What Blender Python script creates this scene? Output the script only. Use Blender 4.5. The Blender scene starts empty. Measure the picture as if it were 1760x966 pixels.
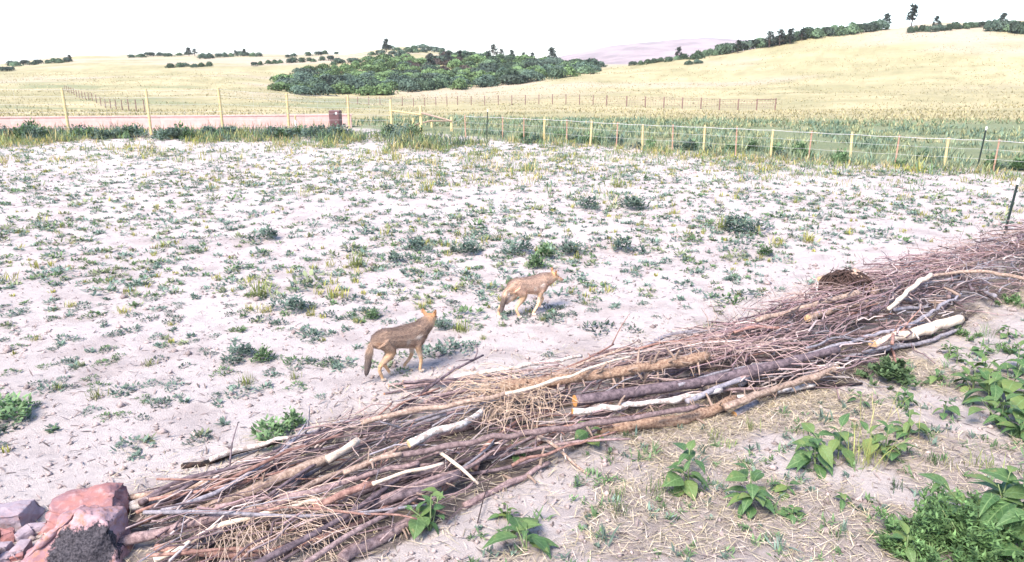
import bpy, math, random
import numpy as np
from mathutils import Vector, Matrix, Euler
random.seed(7); RNG = np.random.default_rng(7)
SC = bpy.context.scene; COL = SC.collection
R = math.radians

# ------------------------------------------------------------------ camera
CAM_H, FPX, PITCH = 3.6, 1300.0, R(16.2)
cd = bpy.data.cameras.new('camera'); cam = bpy.data.objects.new('camera', cd); COL.objects.link(cam)
cd.sensor_width = 36.0; cd.lens = 36.0 * FPX / 1760.0; cd.clip_start = 0.05; cd.clip_end = 30000
cam.location = (0, 0, CAM_H); cam.rotation_euler = (R(90) - PITCH, 0, 0)
SC.camera = cam
# ------------------------------------------------------------------ sky, sun, exposure
SUN_EL, SUN_AZ = R(50), R(212)
w = bpy.data.worlds.new('World'); SC.world = w; w.use_nodes = True
wn = w.node_tree.nodes; wl = w.node_tree.links; wn.clear()
sky = wn.new('ShaderNodeTexSky'); sky.sky_type = 'NISHITA'; sky.sun_disc = False
sky.sun_elevation = SUN_EL; sky.sun_rotation = SUN_AZ; sky.altitude = 1900
sky.air_density = 1.0; sky.dust_density = 3.0; sky.ozone_density = 1.0
bg = wn.new('ShaderNodeBackground'); bg.inputs[1].default_value = 0.072
wo = wn.new('ShaderNodeOutputWorld'); wl.new(sky.outputs[0], bg.inputs[0]); wl.new(bg.outputs[0], wo.inputs[0])
sd = bpy.data.lights.new('sun', 'SUN'); sd.energy = 1.5; sd.angle = R(24); sd.color = (1.0, 0.90, 0.80)
sun = bpy.data.objects.new('sun', sd); COL.objects.link(sun)
sdir = Vector((math.sin(SUN_AZ) * math.cos(SUN_EL), math.cos(SUN_AZ) * math.cos(SUN_EL), math.sin(SUN_EL)))
sun.rotation_euler = (-sdir).to_track_quat('-Z', 'Y').to_euler(); sun.location = (-8, -12, 12)
SC.view_settings.view_transform = 'Standard'; SC.view_settings.look = 'None'
SC.view_settings.exposure = 2.62; SC.view_settings.gamma = 1.0; SC.view_settings.use_curve_mapping = False
try:
    SC.cycles.max_bounces = 6; SC.cycles.transparent_max_bounces = 4
    SC.cycles.use_denoising = True
except Exception: pass

# ------------------------------------------------------------------ helpers
def lattice(ix, iy, seed):
    h = (ix.astype(np.int64) * 374761393 + iy.astype(np.int64) * 668265263 + seed * 974711) & 0x7fffffff
    h = ((h ^ (h >> 13)) * 1274126177) & 0x7fffffff
    return ((h ^ (h >> 16)) & 0xffff) / 65535.0
def vnoise(x, y, seed=0):
    x = np.asarray(x, float); y = np.asarray(y, float)
    ix = np.floor(x); iy = np.floor(y); fx = x - ix; fy = y - iy
    fx = fx * fx * (3 - 2 * fx); fy = fy * fy * (3 - 2 * fy)
    a = lattice(ix, iy, seed); b = lattice(ix + 1, iy, seed); c = lattice(ix, iy + 1, seed); d = lattice(ix + 1, iy + 1, seed)
    return (a * (1 - fx) + b * fx) * (1 - fy) + (c * (1 - fx) + d * fx) * fy
def fbm(x, y, seed=0, o=3):
    s = 0; a = 0.5; t = 0
    for k in range(o):
        s = s + a * vnoise(np.asarray(x) * 2 ** k, np.asarray(y) * 2 ** k, seed + k); t += a; a *= 0.5
    return s / t
def sstep(a, b, x):
    t = np.clip((np.asarray(x, float) - a) / (b - a), 0, 1); return t * t * (3 - 2 * t)

# terrain ---------------------------------------------------------------
TP = [-500, 0, 200, 400, 600, 700, 800, 1000, 1200, 1400, 1600, 1760, 2250]
TD = [60, 110, 160, 210, 260, 300, 340, 420, 600, 900]
TY = [[203]*13,
 [182,182,184,188,192,192,190,187,187,188,186,180,172],
 [160,160,162,165,178,177,172,168,165,158,150,145,135],
 [146,145,146,148,164,164,160,142,140,128,112,104,90],
 [136,134,132,130,144,143,136,125,112,90,66,54,38],
 [130,126,122,120,126,122,117,117,95,54,38,31,15],
 [126,122,114,111,106,101,99,116,101,64,48,42,25],
 [122,118,105,102,98,91,96,117,108,88,75,66,45],
 [114,112,95,92,93,80,95,116,112,108,104,100,90],
 [112,112,105,104,104,104,106,114,112,110,108,106,104]]
def py2z(py, d):
    return CAM_H + d * np.tan(np.arctan((483.0 - np.asarray(py, float)) / FPX) - PITCH)
TU = (np.array(TP) - 880.0) / FPX / 0.99
TZ = np.array([[0.0]*13, [-0.15]*13] + [list(py2z(r, d)) for r, d in zip(TY, TD)] + [[-3.0]*13, [-30.0]*13, [-60.0]*13])
TDD = np.array([0.0, 44.0] + TD + [1800.0, 6000.0, 30000.0])
def terr(x, y):
    x = np.asarray(x, float); y = np.asarray(y, float)
    d = np.maximum(y, 0.5); u = np.clip(x / np.maximum(y, 6.0), TU[0], TU[-1])
    j = np.clip(np.searchsorted(TDD, d) - 1, 0, len(TDD) - 2); i = np.clip(np.searchsorted(TU, u) - 1, 0, len(TU) - 2)
    a = (d - TDD[j]) / (TDD[j + 1] - TDD[j]); a = np.clip(a, 0, 1)
    b = (u - TU[i]) / (TU[i + 1] - TU[i]); b = np.clip(b, 0, 1); b = b * b * (3 - 2 * b)
    z = (TZ[j, i] * (1 - b) + TZ[j, i + 1] * b) * (1 - a) + (TZ[j + 1, i] * (1 - b) + TZ[j + 1, i + 1] * b) * a
    near = 1 - sstep(40, 60, d)
    z = z * (1 - near) + (fbm(x * 0.25, y * 0.25, 3) - 0.5) * 0.12 * near
    far = sstep(60, 130, d)
    z = z + far * ((fbm(x * 0.05, y * 0.05, 11) - 0.5) * 1.3 + (fbm(x * 0.3, y * 0.3, 12) - 0.5) * 0.3)
    return z
def fine(x, y):
    d = np.hypot(x, y); k = 1 - sstep(14, 34, d)
    lump = sstep(0.45, 0.75, vnoise(x * 2.6, y * 2.6, 22))
    return k * ((fbm(x * 3.1, y * 3.1, 21, 3) - 0.5) * 0.026 + (vnoise(x * 14, y * 14, 25) - 0.5) * 0.013 * lump
                + (vnoise(x * 7.0, y * 7.0, 27) - 0.5) * 0.012
                + (vnoise((x * 0.83 + y * 0.55) * 0.9, (y * 0.83 - x * 0.55) * 5.5, 28) - 0.5) * 0.034)
def gz(x, y): return terr(x, y) + fine(x, y)
def G(x, y, dz=0.0): return Vector((x, y, float(gz(x, y)) + dz))
def ray(px, py):
    u = (px - 880.0) / FPX; v = (483.0 - py) / FPX
    return Vector((u, math.cos(PITCH) + v * math.sin(PITCH), -math.sin(PITCH) + v * math.cos(PITCH)))
def P(px, py, z=0.0):                      # point above the level enclosure floor
    r = ray(px, py); t = (z - CAM_H) / r.z; return Vector((r.x * t, r.y * t, z))
def PD(px, py, d):                         # point at a chosen depth
    r = ray(px, py); t = d / r.y; return Vector((r.x * t, d, CAM_H + r.z * t))
def PT(px, py):                            # point on the terrain (or on the skyline of that column)
    r = ray(px, py); d = np.geomspace(4.0, 1300, 700); x = r.x / r.y * d; z = gz(x, d); hit = np.nonzero(CAM_H + r.z / r.y * d <= z)[0]
    if len(hit): k = hit[0]
    else: k = int(np.argmax(np.where((d > 100) & (d < 700), (z - CAM_H) / d, -9)))
    return Vector((x[k], d[k], z[k]))
def proj(x, y, z):
    x = np.asarray(x); y = np.asarray(y); z = np.asarray(z) - CAM_H
    dep = y * math.cos(PITCH) - z * math.sin(PITCH); up = y * math.sin(PITCH) + z * math.cos(PITCH)
    return 880 + FPX * x / dep, 483 - FPX * up / dep
def inpoly(px, py, poly):
    px = np.asarray(px); py = np.asarray(py); c = np.zeros(px.shape, bool); n = len(poly); j = n - 1
    for i in range(n):
        xi, yi = poly[i]; xj, yj = poly[j]
        k = ((yi > py) != (yj > py)) & (px < (xj - xi) * (py - yi) / ((yj - yi) or 1e-9) + xi)
        c ^= k; j = i
    return c
def interp(x, xs, ys): return float(np.interp(x, xs, ys))

# objects ---------------------------------------------------------------
def mesh_np(name, V, Fq, cols=None, smooth=False):
    """V (n,3), Fq (m,3|4) arrays or list of arrays"""
    me = bpy.data.meshes.new(name); V = np.asarray(V, np.float32)
    Fs = Fq if isinstance(Fq, (list, tuple)) else [Fq]
    Fs = [np.asarray(f, np.int32) for f in Fs if len(f)]
    me.vertices.add(len(V)); me.vertices.foreach_set('co', V.ravel())
    nl = sum(f.size for f in Fs); npoly = sum(len(f) for f in Fs)
    me.loops.add(nl); me.polygons.add(npoly)
    me.loops.foreach_set('vertex_index', np.concatenate([f.ravel() for f in Fs]))
    tot = np.concatenate([np.full(len(f), f.shape[1], np.int32) for f in Fs])
    st = np.concatenate([[0], np.cumsum(tot)[:-1]]).astype(np.int32)
    me.polygons.foreach_set('loop_start', st); me.polygons.foreach_set('loop_total', tot)
    if smooth: me.polygons.foreach_set('use_smooth', np.ones(npoly, bool))
    if cols is not None:
        at = me.color_attributes.new('tint', 'FLOAT_COLOR', 'POINT')
        c = np.ones((len(V), 4), np.float32); c[:, :3] = cols; at.data.foreach_set('color', c.ravel())
    me.update(calc_edges=True); me.validate(); return me
def mesh_py(name, V, F, smooth=False):
    me = bpy.data.meshes.new(name); me.from_pydata([tuple(v) for v in V], [], F)
    if smooth:
        for p in me.polygons: p.use_smooth = True
    me.update(); return me
def link(name, me, mat=None, parent=None):
    if mat is not None and not me.materials: me.materials.append(mat)
    o = bpy.data.objects.new(name, me); COL.objects.link(o)
    if parent is not None: o.parent = parent
    return o
def tag(o, label=None, cat=None, group=None, kind=None):
    if label: o['label'] = label
    if cat: o['category'] = cat
    if group: o['group'] = group
    if kind: o['kind'] = kind
    return o
def empty(name, loc=(0, 0, 0), rz=0.0):
    o = bpy.data.objects.new(name, None); COL.objects.link(o); o.location = loc; o.rotation_euler = (0, 0, rz)
    o.empty_display_size = 0.1; return o
def copy_tree(o, parent=None):
    c = o.copy(); COL.objects.link(c); c.parent = parent
    for ch in o.children: copy_tree(ch, c)
    return c

# materials -------------------------------------------------------------
def new_mat(name):
    m = bpy.data.materials.new(name); m.use_nodes = True
    nt = m.node_tree; b = nt.nodes['Principled BSDF']; return m, nt, b
def lin(c): return (c[0], c[1], c[2], 1.0)
def mixc(nt, fac, a, b, mode='MIX'):
    n = nt.nodes.new('ShaderNodeMix'); n.data_type = 'RGBA'; n.blend_type = mode
    if isinstance(fac, (int, float)): n.inputs[0].default_value = fac
    else: nt.links.new(fac, n.inputs[0])
    for s, v in ((6, a), (7, b)):
        if isinstance(v, tuple): n.inputs[s].default_value = lin(v)
        else: nt.links.new(v, n.inputs[s])
    return n.outputs[2]
def noise(nt, scale, detail=4, coord='Object', rough=0.6, stretch=None, dist=0.0):
    tc = nt.nodes.new('ShaderNodeTexCoord'); n = nt.nodes.new('ShaderNodeTexNoise')
    n.inputs['Scale'].default_value = scale; n.inputs['Detail'].default_value = detail
    n.inputs['Roughness'].default_value = rough; n.inputs['Distortion'].default_value = dist
    src = tc.outputs[coord]
    if stretch:
        mp = nt.nodes.new('ShaderNodeMapping'); mp.inputs['Scale'].default_value = stretch
        nt.links.new(src, mp.inputs[0]); src = mp.outputs[0]
    nt.links.new(src, n.inputs['Vector']); return n.outputs['Fac']
def ramp(nt, fac, a, b):
    n = nt.nodes.new('ShaderNodeMapRange'); n.inputs[1].default_value = a; n.inputs[2].default_value = b
    nt.links.new(fac, n.inputs[0]); return n.outputs[0]
def bump(nt, b, h, strength, dist):
    n = nt.nodes.new('ShaderNodeBump'); n.inputs['Strength'].default_value = strength; n.inputs['Distance'].default_value = dist
    nt.links.new(h, n.inputs['Height']); nt.links.new(n.outputs[0], b.inputs['Normal'])
def simple(name, c1, c2, scale, rough=0.8, bmp=0.0, bdist=0.01, stretch=None, lo=0.35, hi=0.65, objvar=0.0, spec=0.3, coord='Object'):
    m, nt, b = new_mat(name); n = noise(nt, scale, 5, coord, 0.65, stretch)
    c = mixc(nt, ramp(nt, n, lo, hi), c1, c2)
    if bmp >= 0.3 and scale > 15:
        n2 = noise(nt, scale * 5, 4, coord, 0.7); c = mixc(nt, ramp(nt, n2, 0.52, 0.72), c, tuple(v * .45 for v in c1)); n = n2
    if objvar:
        oi = nt.nodes.new('ShaderNodeObjectInfo'); hs = nt.nodes.new('ShaderNodeHueSaturation')
        mr = nt.nodes.new('ShaderNodeMapRange'); mr.inputs[3].default_value = 1 - objvar; mr.inputs[4].default_value = 1 + objvar
        nt.links.new(oi.outputs['Random'], mr.inputs[0]); nt.links.new(mr.outputs[0], hs.inputs['Value'])
        nt.links.new(c, hs.inputs['Color']); c = hs.outputs[0]
    nt.links.new(c, b.inputs['Base Color']); b.inputs['Roughness'].default_value = rough
    b.inputs['Specular IOR Level'].default_value = spec
    if bmp: bump(nt, b, n, bmp, bdist)
    return m
def tinted(name, scale=30.0, rough=0.8, transl=0.0, var=0.25, objvar=0.0, spec=0.2):
    """colour from the mesh's own tint attribute, broken up with fine noise"""
    m, nt, b = new_mat(name); a = nt.nodes.new('ShaderNodeAttribute'); a.attribute_name = 'tint'
    n = noise(nt, scale, 3); mr = nt.nodes.new('ShaderNodeMapRange'); mr.inputs[3].default_value = 1 - var; mr.inputs[4].default_value = 1 + var
    mr.inputs[1].default_value = 0.3; mr.inputs[2].default_value = 0.7
    nt.links.new(n, mr.inputs[0]); hs = nt.nodes.new('ShaderNodeHueSaturation'); nt.links.new(a.outputs['Color'], hs.inputs['Color'])
    v = mr.outputs[0]
    if objvar:
        oi = nt.nodes.new('ShaderNodeObjectInfo'); m2 = nt.nodes.new('ShaderNodeMapRange')
        m2.inputs[3].default_value = 1 - objvar; m2.inputs[4].default_value = 1 + objvar
        nt.links.new(oi.outputs['Random'], m2.inputs[0]); mm = nt.nodes.new('ShaderNodeMath'); mm.operation = 'MULTIPLY'
        nt.links.new(v, mm.inputs[0]); nt.links.new(m2.outputs[0], mm.inputs[1]); v = mm.outputs[0]
    nt.links.new(v, hs.inputs['Value']); nt.links.new(hs.outputs[0], b.inputs['Base Color'])
    b.inputs['Roughness'].default_value = rough; b.inputs['Specular IOR Level'].default_value = spec
    if transl:
        t = nt.nodes.new('ShaderNodeBsdfTranslucent'); nt.links.new(hs.outputs[0], t.inputs[0])
        x = nt.nodes.new('ShaderNodeMixShader'); x.inputs[0].default_value = transl
        out = nt.nodes['Material Output']; nt.links.new(b.outputs[0], x.inputs[1]); nt.links.new(t.outputs[0], x.inputs[2]); nt.links.new(x.outputs[0], out.inputs[0])
    return m
M = {}
M['leafy'] = tinted('weed_leaves', 12, 0.7, 0.25, 0.25, 0.15)
M['grass'] = tinted('grass_blades', 6, 0.7, 0.25, 0.25)
M['twig'] = tinted('twig_bark', 40, 0.85, 0.0, 0.3)
M['oak'] = tinted('oak_leaves', 0.8, 0.8, 0.2, 0.25, 0.35)
M['straw'] = tinted('straw', 25, 0.6, 0.2, 0.2)
M['plum'] = simple('plum_bark', (0.125, 0.082, 0.084), (0.34, 0.245, 0.235), 26, 0.8, 0.6, 0.006, (1, 1, 1), objvar=0.25)
M['red'] = simple('reddish_bark', (0.17, 0.085, 0.07), (0.40, 0.235, 0.19), 22, 0.7, 0.4, 0.004, objvar=0.2)
M['tan'] = simple('tan_bark', (0.20, 0.13, 0.10), (0.50, 0.375, 0.30), 30, 0.85, 0.8, 0.01, objvar=0.15)
M['pine'] = simple('pine_bark', (0.20, 0.11, 0.075), (0.54, 0.37, 0.26), 38, 0.9, 1.0, 0.015)
M['grey'] = simple('grey_bark', (0.15, 0.14, 0.16), (0.36, 0.33, 0.36), 24, 0.85, 0.6, 0.006, objvar=0.2)
M['pale'] = simple('peeled_wood', (0.50, 0.38, 0.28), (0.72, 0.62, 0.52), 18, 0.7, 0.3, 0.004, objvar=0.1)
M['white'] = simple('bleached_bark', (0.32, 0.26, 0.23), (0.68, 0.62, 0.58), 20, 0.75, 0.4, 0.005, lo=0.42, hi=0.55)
M['char'] = simple('charred_wood', (0.012, 0.010, 0.011), (0.10, 0.06, 0.045), 22, 0.8, 0.8, 0.008, lo=0.45, hi=0.75)
M['darklog'] = simple('dark_plum_bark', (0.06, 0.042, 0.05), (0.21, 0.155, 0.165), 20, 0.65, 0.5, 0.005)
def cut_mat():
    m, nt, b = new_mat('sawn_wood'); tc = nt.nodes.new('ShaderNodeTexCoord'); wv = nt.nodes.new('ShaderNodeTexWave')
    wv.wave_type = 'RINGS'; wv.rings_direction = 'Z'; wv.inputs['Scale'].default_value = 28; wv.inputs['Distortion'].default_value = 3
    nt.links.new(tc.outputs['Object'], wv.inputs[0])
    c = mixc(nt, wv.outputs['Fac'], (0.42, 0.17, 0.045), (0.62, 0.34, 0.12)); nt.links.new(c, b.inputs['Base Color']); b.inputs['Roughness'].default_value = 0.8
    return m
M['cut'] = cut_mat()
M['cutpale'] = simple('pale_sawn_wood', (0.50, 0.30, 0.14), (0.70, 0.50, 0.30), 40, 0.8)

# ================================================================== SETTING
FA, FB = (-1.25, 37.0), (16.9, 25.0)          # line of the low fence
FSL = (FB[1] - FA[1]) / (FB[0] - FA[0])
def yb(x):                                     # far edge of the sandy enclosure
    x = np.asarray(x, float)
    return np.where(x < -9, 42.5, np.where(x < -1.25, 42.5 + (x + 9) / 7.75 * (37 - 42.5), np.maximum(37 + (x + 1.25) * FSL, 6)))
NE = np.array([(-2.4,4.1),(-0.9,5.0),(0.3,6.2),(0.95,6.9),(2.3,7.45),(4.0,8.1),(6.5,10.3),(8.4,11.8),(11.5,14.2),(15,17)])
FE = np.array([(-3.5,5.2),(-2.4,6.3),(-1.2,7.5),(0.6,8.3),(1.7,8.9),(3.4,10.2),(5.2,11.8),(7.6,13.2),(10.6,15.4),(14,18.4)])
def pile_pt(s, t):                             # s 0..9 along the brush pile, t -1 near edge .. 1 far edge
    k = np.arange(len(NE)); a = np.array([np.interp(s, k, NE[:, 0]), np.interp(s, k, NE[:, 1])]); b = np.array([np.interp(s, k, FE[:, 0]), np.interp(s, k, FE[:, 1])])
    return a * (0.5 - t / 2) + b * (0.5 + t / 2)
PILE_POLY = [tuple(p) for p in NE] + [tuple(p) for p in FE[::-1]]
def near_side(x, y):                           # signed distance-like: >0 on the camera's side of the pile
    return np.interp(x, NE[:, 0], NE[:, 1], left=4.1) - y

def make_ground():
    r = np.concatenate([[0.3, 1.0, 1.6], np.geomspace(2.2, 46, 400), np.geomspace(46.8, 7000, 170)])
    a = np.concatenate([np.linspace(-180, -46, 40)[:-1], np.linspace(-46, 46, 560), np.linspace(46, 180, 40)[1:]])[:-1]
    a = np.radians(a); na, nr = len(a), len(r)
    X = np.outer(r, np.sin(a)); Y = np.outer(r, np.cos(a)); Z = gz(X, Y)
    V = np.stack([X, Y, Z], -1).reshape(-1, 3)
    i = np.arange(nr - 1)[:, None]; j = np.arange(na)[None, :]; j2 = (j + 1) % na
    F = np.stack([i * na + j, i * na + j2, (i + 1) * na + j2, (i + 1) * na + j], -1).reshape(-1, 4)
    V = np.vstack([V, [[0, 0, float(gz(0, 0.01))]]]); c = len(V) - 1
    F3 = np.stack([np.full(na, c), (np.arange(na) + 1) % na, np.arange(na)], -1)
    x, y = V[:, 0], V[:, 1]
    n1 = fbm(x * 0.5, y * 0.5, 31); n2 = fbm(x * 0.06, y * 0.06, 33, 4); n3 = fbm(x * 0.02, y * 0.035, 35, 4); n4 = fbm(x * 2.2, y * 2.2, 36)
    sand = np.stack([0.575 + 0 * x, 0.505 + 0 * x, 0.482 + 0 * x], -1) * (0.92 + 0.16 * n1[:, None])
    earth = np.array([0.36, 0.295, 0.285]); k = sstep(0.55, 0.75, n4)[:, None] * 0.45; sand = sand * (1 - k) + earth * k
    litter = np.array([0.34, 0.275, 0.24])
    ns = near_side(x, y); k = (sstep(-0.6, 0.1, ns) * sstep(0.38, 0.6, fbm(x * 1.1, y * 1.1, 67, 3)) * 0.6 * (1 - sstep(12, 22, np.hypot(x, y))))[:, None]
    sand = sand * (1 - k) + litter * k; ip = inpoly(x, y, PILE_POLY)[:, None] * sstep(0.2, 0.5, n4)[:, None] * .85; sand = sand * (1 - ip) + np.array([0.11, 0.085, 0.075]) * ip  # dark humus tint under the pile, painting shade into the gaps between logs
    straw = np.array([0.44, 0.375, 0.225]); olive = np.array([0.27, 0.255, 0.14]); green = np.array([0.17, 0.21, 0.12]); pale = np.array([0.41, 0.345, 0.26])
    hill = straw * (1 - sstep(0.35, 0.7, n2)[:, None] * 0.6) + olive * sstep(0.35, 0.7, n2)[:, None] * 0.6
    k = sstep(0.48, 0.66, fbm(x * .05, y * .16, 47, 5))[:, None] * .5; hill = hill * (1 - k) + olive * k; k = sstep(0.52, 0.66, fbm(x * .25, y * .5, 48, 4))[:, None] * .35; hill = hill * (1 - k) + olive * .8 * k
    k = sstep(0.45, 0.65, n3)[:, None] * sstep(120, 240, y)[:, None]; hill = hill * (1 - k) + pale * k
    k = (sstep(0.5, 0.62, fbm(x * 0.03, y * 0.045, 39)) * sstep(-5, -30, x + 0 * y) * (1 - sstep(190, 260, y)))[:, None] * 0.6; hill = hill * (1 - k) + green * k
    k = ((1 - sstep(46, 62, y + (n2 - 0.5) * 18)) * sstep(0.3, 0.5, n1 * 0.4 + 0.3))[:, None] * 0.85; hill = hill * (1 - k) + green * k
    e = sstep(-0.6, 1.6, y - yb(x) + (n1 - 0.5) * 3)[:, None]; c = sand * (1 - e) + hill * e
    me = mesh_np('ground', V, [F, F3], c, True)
    m, nt, b = new_mat('ground_soil'); at = nt.nodes.new('ShaderNodeAttribute'); at.attribute_name = 'tint'
    na_ = noise(nt, 9, 8, 'Object', 0.7); nb = noise(nt, 90, 4, 'Object', 0.7); nc = noise(nt, 0.35, 8, 'Object', 0.75, (1, 1.0, 1))
    mul = nt.nodes.new('ShaderNodeMapRange'); mul.inputs[1].default_value = 0.3; mul.inputs[2].default_value = 0.7; mul.inputs[3].default_value = 0.66; mul.inputs[4].default_value = 1.25
    ad = nt.nodes.new('ShaderNodeMath'); ad.operation = 'ADD'; sc = nt.nodes.new('ShaderNodeMath'); sc.operation = 'MULTIPLY'; sc.inputs[1].default_value = 0.3333
    ad2 = nt.nodes.new('ShaderNodeMath'); ad2.operation = 'ADD'
    nt.links.new(na_, ad.inputs[0]); nt.links.new(nb, ad.inputs[1]); nt.links.new(ad.outputs[0], ad2.inputs[0]); nt.links.new(nc, ad2.inputs[1])
    nt.links.new(ad2.outputs[0], sc.inputs[0]); nt.links.new(sc.outputs[0], mul.inputs[0])
    hs = nt.nodes.new('ShaderNodeHueSaturation'); nt.links.new(at.outputs['Color'], hs.inputs['Color']); nt.links.new(mul.outputs[0], hs.inputs['Value'])
    nt.links.new(hs.outputs[0], b.inputs['Base Color']); b.inputs['Roughness'].default_value = 0.95; b.inputs['Specular IOR Level'].default_value = 0.1
    bump(nt, b, ad.outputs[0], 1.0, 0.03)
    tag(link('ground', me, m), 'pale sandy ground running into dry grass hills', 'ground', kind='structure')
make_ground()

def make_mountain():
    xs = np.linspace(500, 2600, 170); sky_py = np.interp(xs, [500, 880, 930, 980, 1040, 1090, 1150, 1200, 1260, 1400, 2600], [112, 112, 103, 92, 79, 73, 67, 65, 68, 80, 90])
    D = 4600.0; rows = 22; V = []
    for k in range(rows):
        q = k / (rows - 1); dep = D - 1500 * (1 - q) if q < 1 else D
        x = (xs - 880) / FPX * D
        top = py2z(sky_py, D)
        z = -35 + (top + 35) * (q ** 1.15)
        z = z + (fbm(x * 0.0035 + 4, np.full_like(x, dep * 0.0045), 61, 4) - 0.5) * 70 * q * (1 - q * 0.8)
        V.append(np.stack([x, np.full_like(x, dep), z], -1))
    V.append(np.stack([x, np.full_like(x, D + 900), np.full_like(x, -40)], -1)); rows += 1
    V = np.vstack(V); n = len(xs); i = np.arange(rows - 1)[:, None]; j = np.arange(n - 1)[None, :]
    F = np.stack([i * n + j, i * n + j + 1, (i + 1) * n + j + 1, (i + 1) * n + j], -1).reshape(-1, 4)
    m = simple('mountain_slope', (0.20, 0.14, 0.135), (0.36, 0.26, 0.25), 0.006, 0.95, 0, lo=0.4, hi=0.6)
    tag(link('mountain', mesh_np('mountain', V, F, None, True), m), 'hazy pink mountain far beyond the hills', 'mountain', kind='structure')
make_mountain()

# ------------------------------------------------------------------ box helper
def boxes(lst, bev=0.0):
    """lst of (cx,cy,cz,sx,sy,sz) -> verts, faces"""
    V, F = [], []
    for cx, cy, cz, sx, sy, sz in lst:
        o = len(V)
        for dx in (-.5, .5):
            for dy in (-.5, .5):
                for dz in (-.5, .5): V.append((cx + dx * sx, cy + dy * sy, cz + dz * sz))
        F += [tuple(o + q for q in f) for f in ((0,1,3,2),(4,6,7,5),(0,4,5,1),(2,3,7,6),(0,2,6,4),(1,5,7,3))]
    return V, F
def bevel(me, wd, seg=2):
    import bmesh
    bm = bmesh.new(); bm.from_mesh(me)
    bmesh.ops.bevel(bm, geom=bm.edges[:], offset=wd, segments=seg, affect='EDGES', profile=0.7); bm.to_mesh(me); bm.free(); return me
def tube(pts, rad, sides=7, cap=True, seg=4, rough=0.0, seed=0):
    """smooth tapered tube through pts"""
    p = [Vector(q) for q in pts]; n = len(p); path, rr = [], []
    if n == 2 or seg <= 1: path, rr = p, list(rad) if len(rad) == n else [rad[0] + (rad[-1] - rad[0]) * i / (n - 1) for i in range(n)]
    else:
        if len(rad) != n: rad = [rad[0] + (rad[-1] - rad[0]) * i / (n - 1) for i in range(n)]
        for i in range(n - 1):
            a, b, c, d = p[max(i - 1, 0)], p[i], p[i + 1], p[min(i + 2, n - 1)]
            for k in range(seg):
                t = k / seg
                path.append(0.5 * ((2 * b) + (c - a) * t + (2 * a - 5 * b + 4 * c - d) * t * t + (3 * b - a - 3 * c + d) * t ** 3)); rr.append(rad[i] + (rad[i + 1] - rad[i]) * t)
        path.append(p[-1]); rr.append(rad[-1])
    rnd = random.Random(seed); V, F = [], []; up = Vector((0, 0, 1)); m = len(path); prev = None
    for i, q in enumerate(path):
        d = (path[min(i + 1, m - 1)] - path[max(i - 1, 0)]).normalized()
        if prev is None:
            s = d.cross(up); s = s if s.length > 1e-3 else d.cross(Vector((1, 0, 0)))
        else: s = prev - d * prev.dot(d)
        s.normalize(); prev = s; t = d.cross(s)
        for k in range(sides):
            a = 2 * math.pi * k / sides; r = rr[i] * (1 + rough * (rnd.random() * 2 - 1))
            V.append(q + (s * math.cos(a) + t * math.sin(a)) * r)
    for i in range(m - 1):
        for k in range(sides):
            k2 = (k + 1) % sides; F.append((i * sides + k, i * sides + k2, (i + 1) * sides + k2, (i + 1) * sides + k))
    if cap: F.append(tuple(range(sides))[::-1]); F.append(tuple((m - 1) * sides + k for k in range(sides)))
    return V, F

# ------------------------------------------------------------------ parapet wall, cabinet
def make_wall():
    a, b = PD(-160, 205, 41.0), PD(604, 205, 43.6)
    m = simple('pink_concrete', (0.46, 0.29, 0.26), (0.60, 0.40, 0.36), 2.2, 0.9, 0.2, 0.01, lo=0.3, hi=0.7)
    L = math.hypot(b.x - a.x, b.y - a.y); ang = math.atan2(b.y - a.y, b.x - a.x)
    root = empty('parapet_wall', (a.x, a.y, 0), ang); zb = -0.35
    n = 9; pl = L / n
    me = bevel(mesh_py('wall_panel', *boxes([(0, 0, 0, pl - 0.005, 0.20, 1.02)])), 0.012)
    for k in range(n):
        o = link('wall_panel', me, m, root); o.location = (pl * (k + 0.5), 0, zb + 0.51)
    o = link('coping', bevel(mesh_py('coping', *boxes([(0, 0, 0, L + 0.1, 0.26, 0.07)])), 0.01), m, root); o.location = (L / 2, 0, zb + 1.055)
    tag(root, 'low pink concrete parapet wall behind the leafy weeds', 'wall')
make_wall()
def make_cabinet():
    p = PD(578, 222, 40.8); p.z = float(gz(p.x, p.y))
    mb = simple('brown_enamel', (0.115, 0.055, 0.058), (0.155, 0.08, 0.08), 3, 0.5, 0, spec=0.4)
    root = empty('utility_cabinet', p, R(-8))
    V, F = boxes([(0, 0, 0.56, 0.58, 0.42, 1.12)]); link('body', bevel(mesh_py('body', V, F), 0.05, 3), mb, root)
    V, F = boxes([(0, -0.222, 0.62, 0.50, 0.02, 0.86)]); dr = link('door', bevel(mesh_py('door', V, F), 0.008), mb, root)
    V, F = boxes([(0.03, -0.24, 0.93, 0.10, 0.02, 0.06)]); link('handle', bevel(mesh_py('handle', V, F), 0.006), simple('dark_steel', (0.03, 0.025, 0.03), (0.06, 0.05, 0.05), 20, 0.4), dr)
    V, F = boxes([(0.13, -0.2355, 0.985, 0.10, 0.006, 0.11)]); link('notice', mesh_py('notice', V, F), simple('white_label', (0.7, 0.7, 0.68), (0.8, 0.8, 0.78), 5, 0.6), dr)
    V, F = boxes([(0, 0, 0.03, 0.64, 0.48, 0.09)]); link('plinth', bevel(mesh_py('plinth', V, F), 0.01), simple('plinth_concrete', (0.3, 0.26, 0.25), (0.4, 0.36, 0.34), 9, 0.9), root)
    tag(root, 'brown metal utility cabinet standing against the end of the pink wall', 'cabinet')
make_cabinet()

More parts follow.
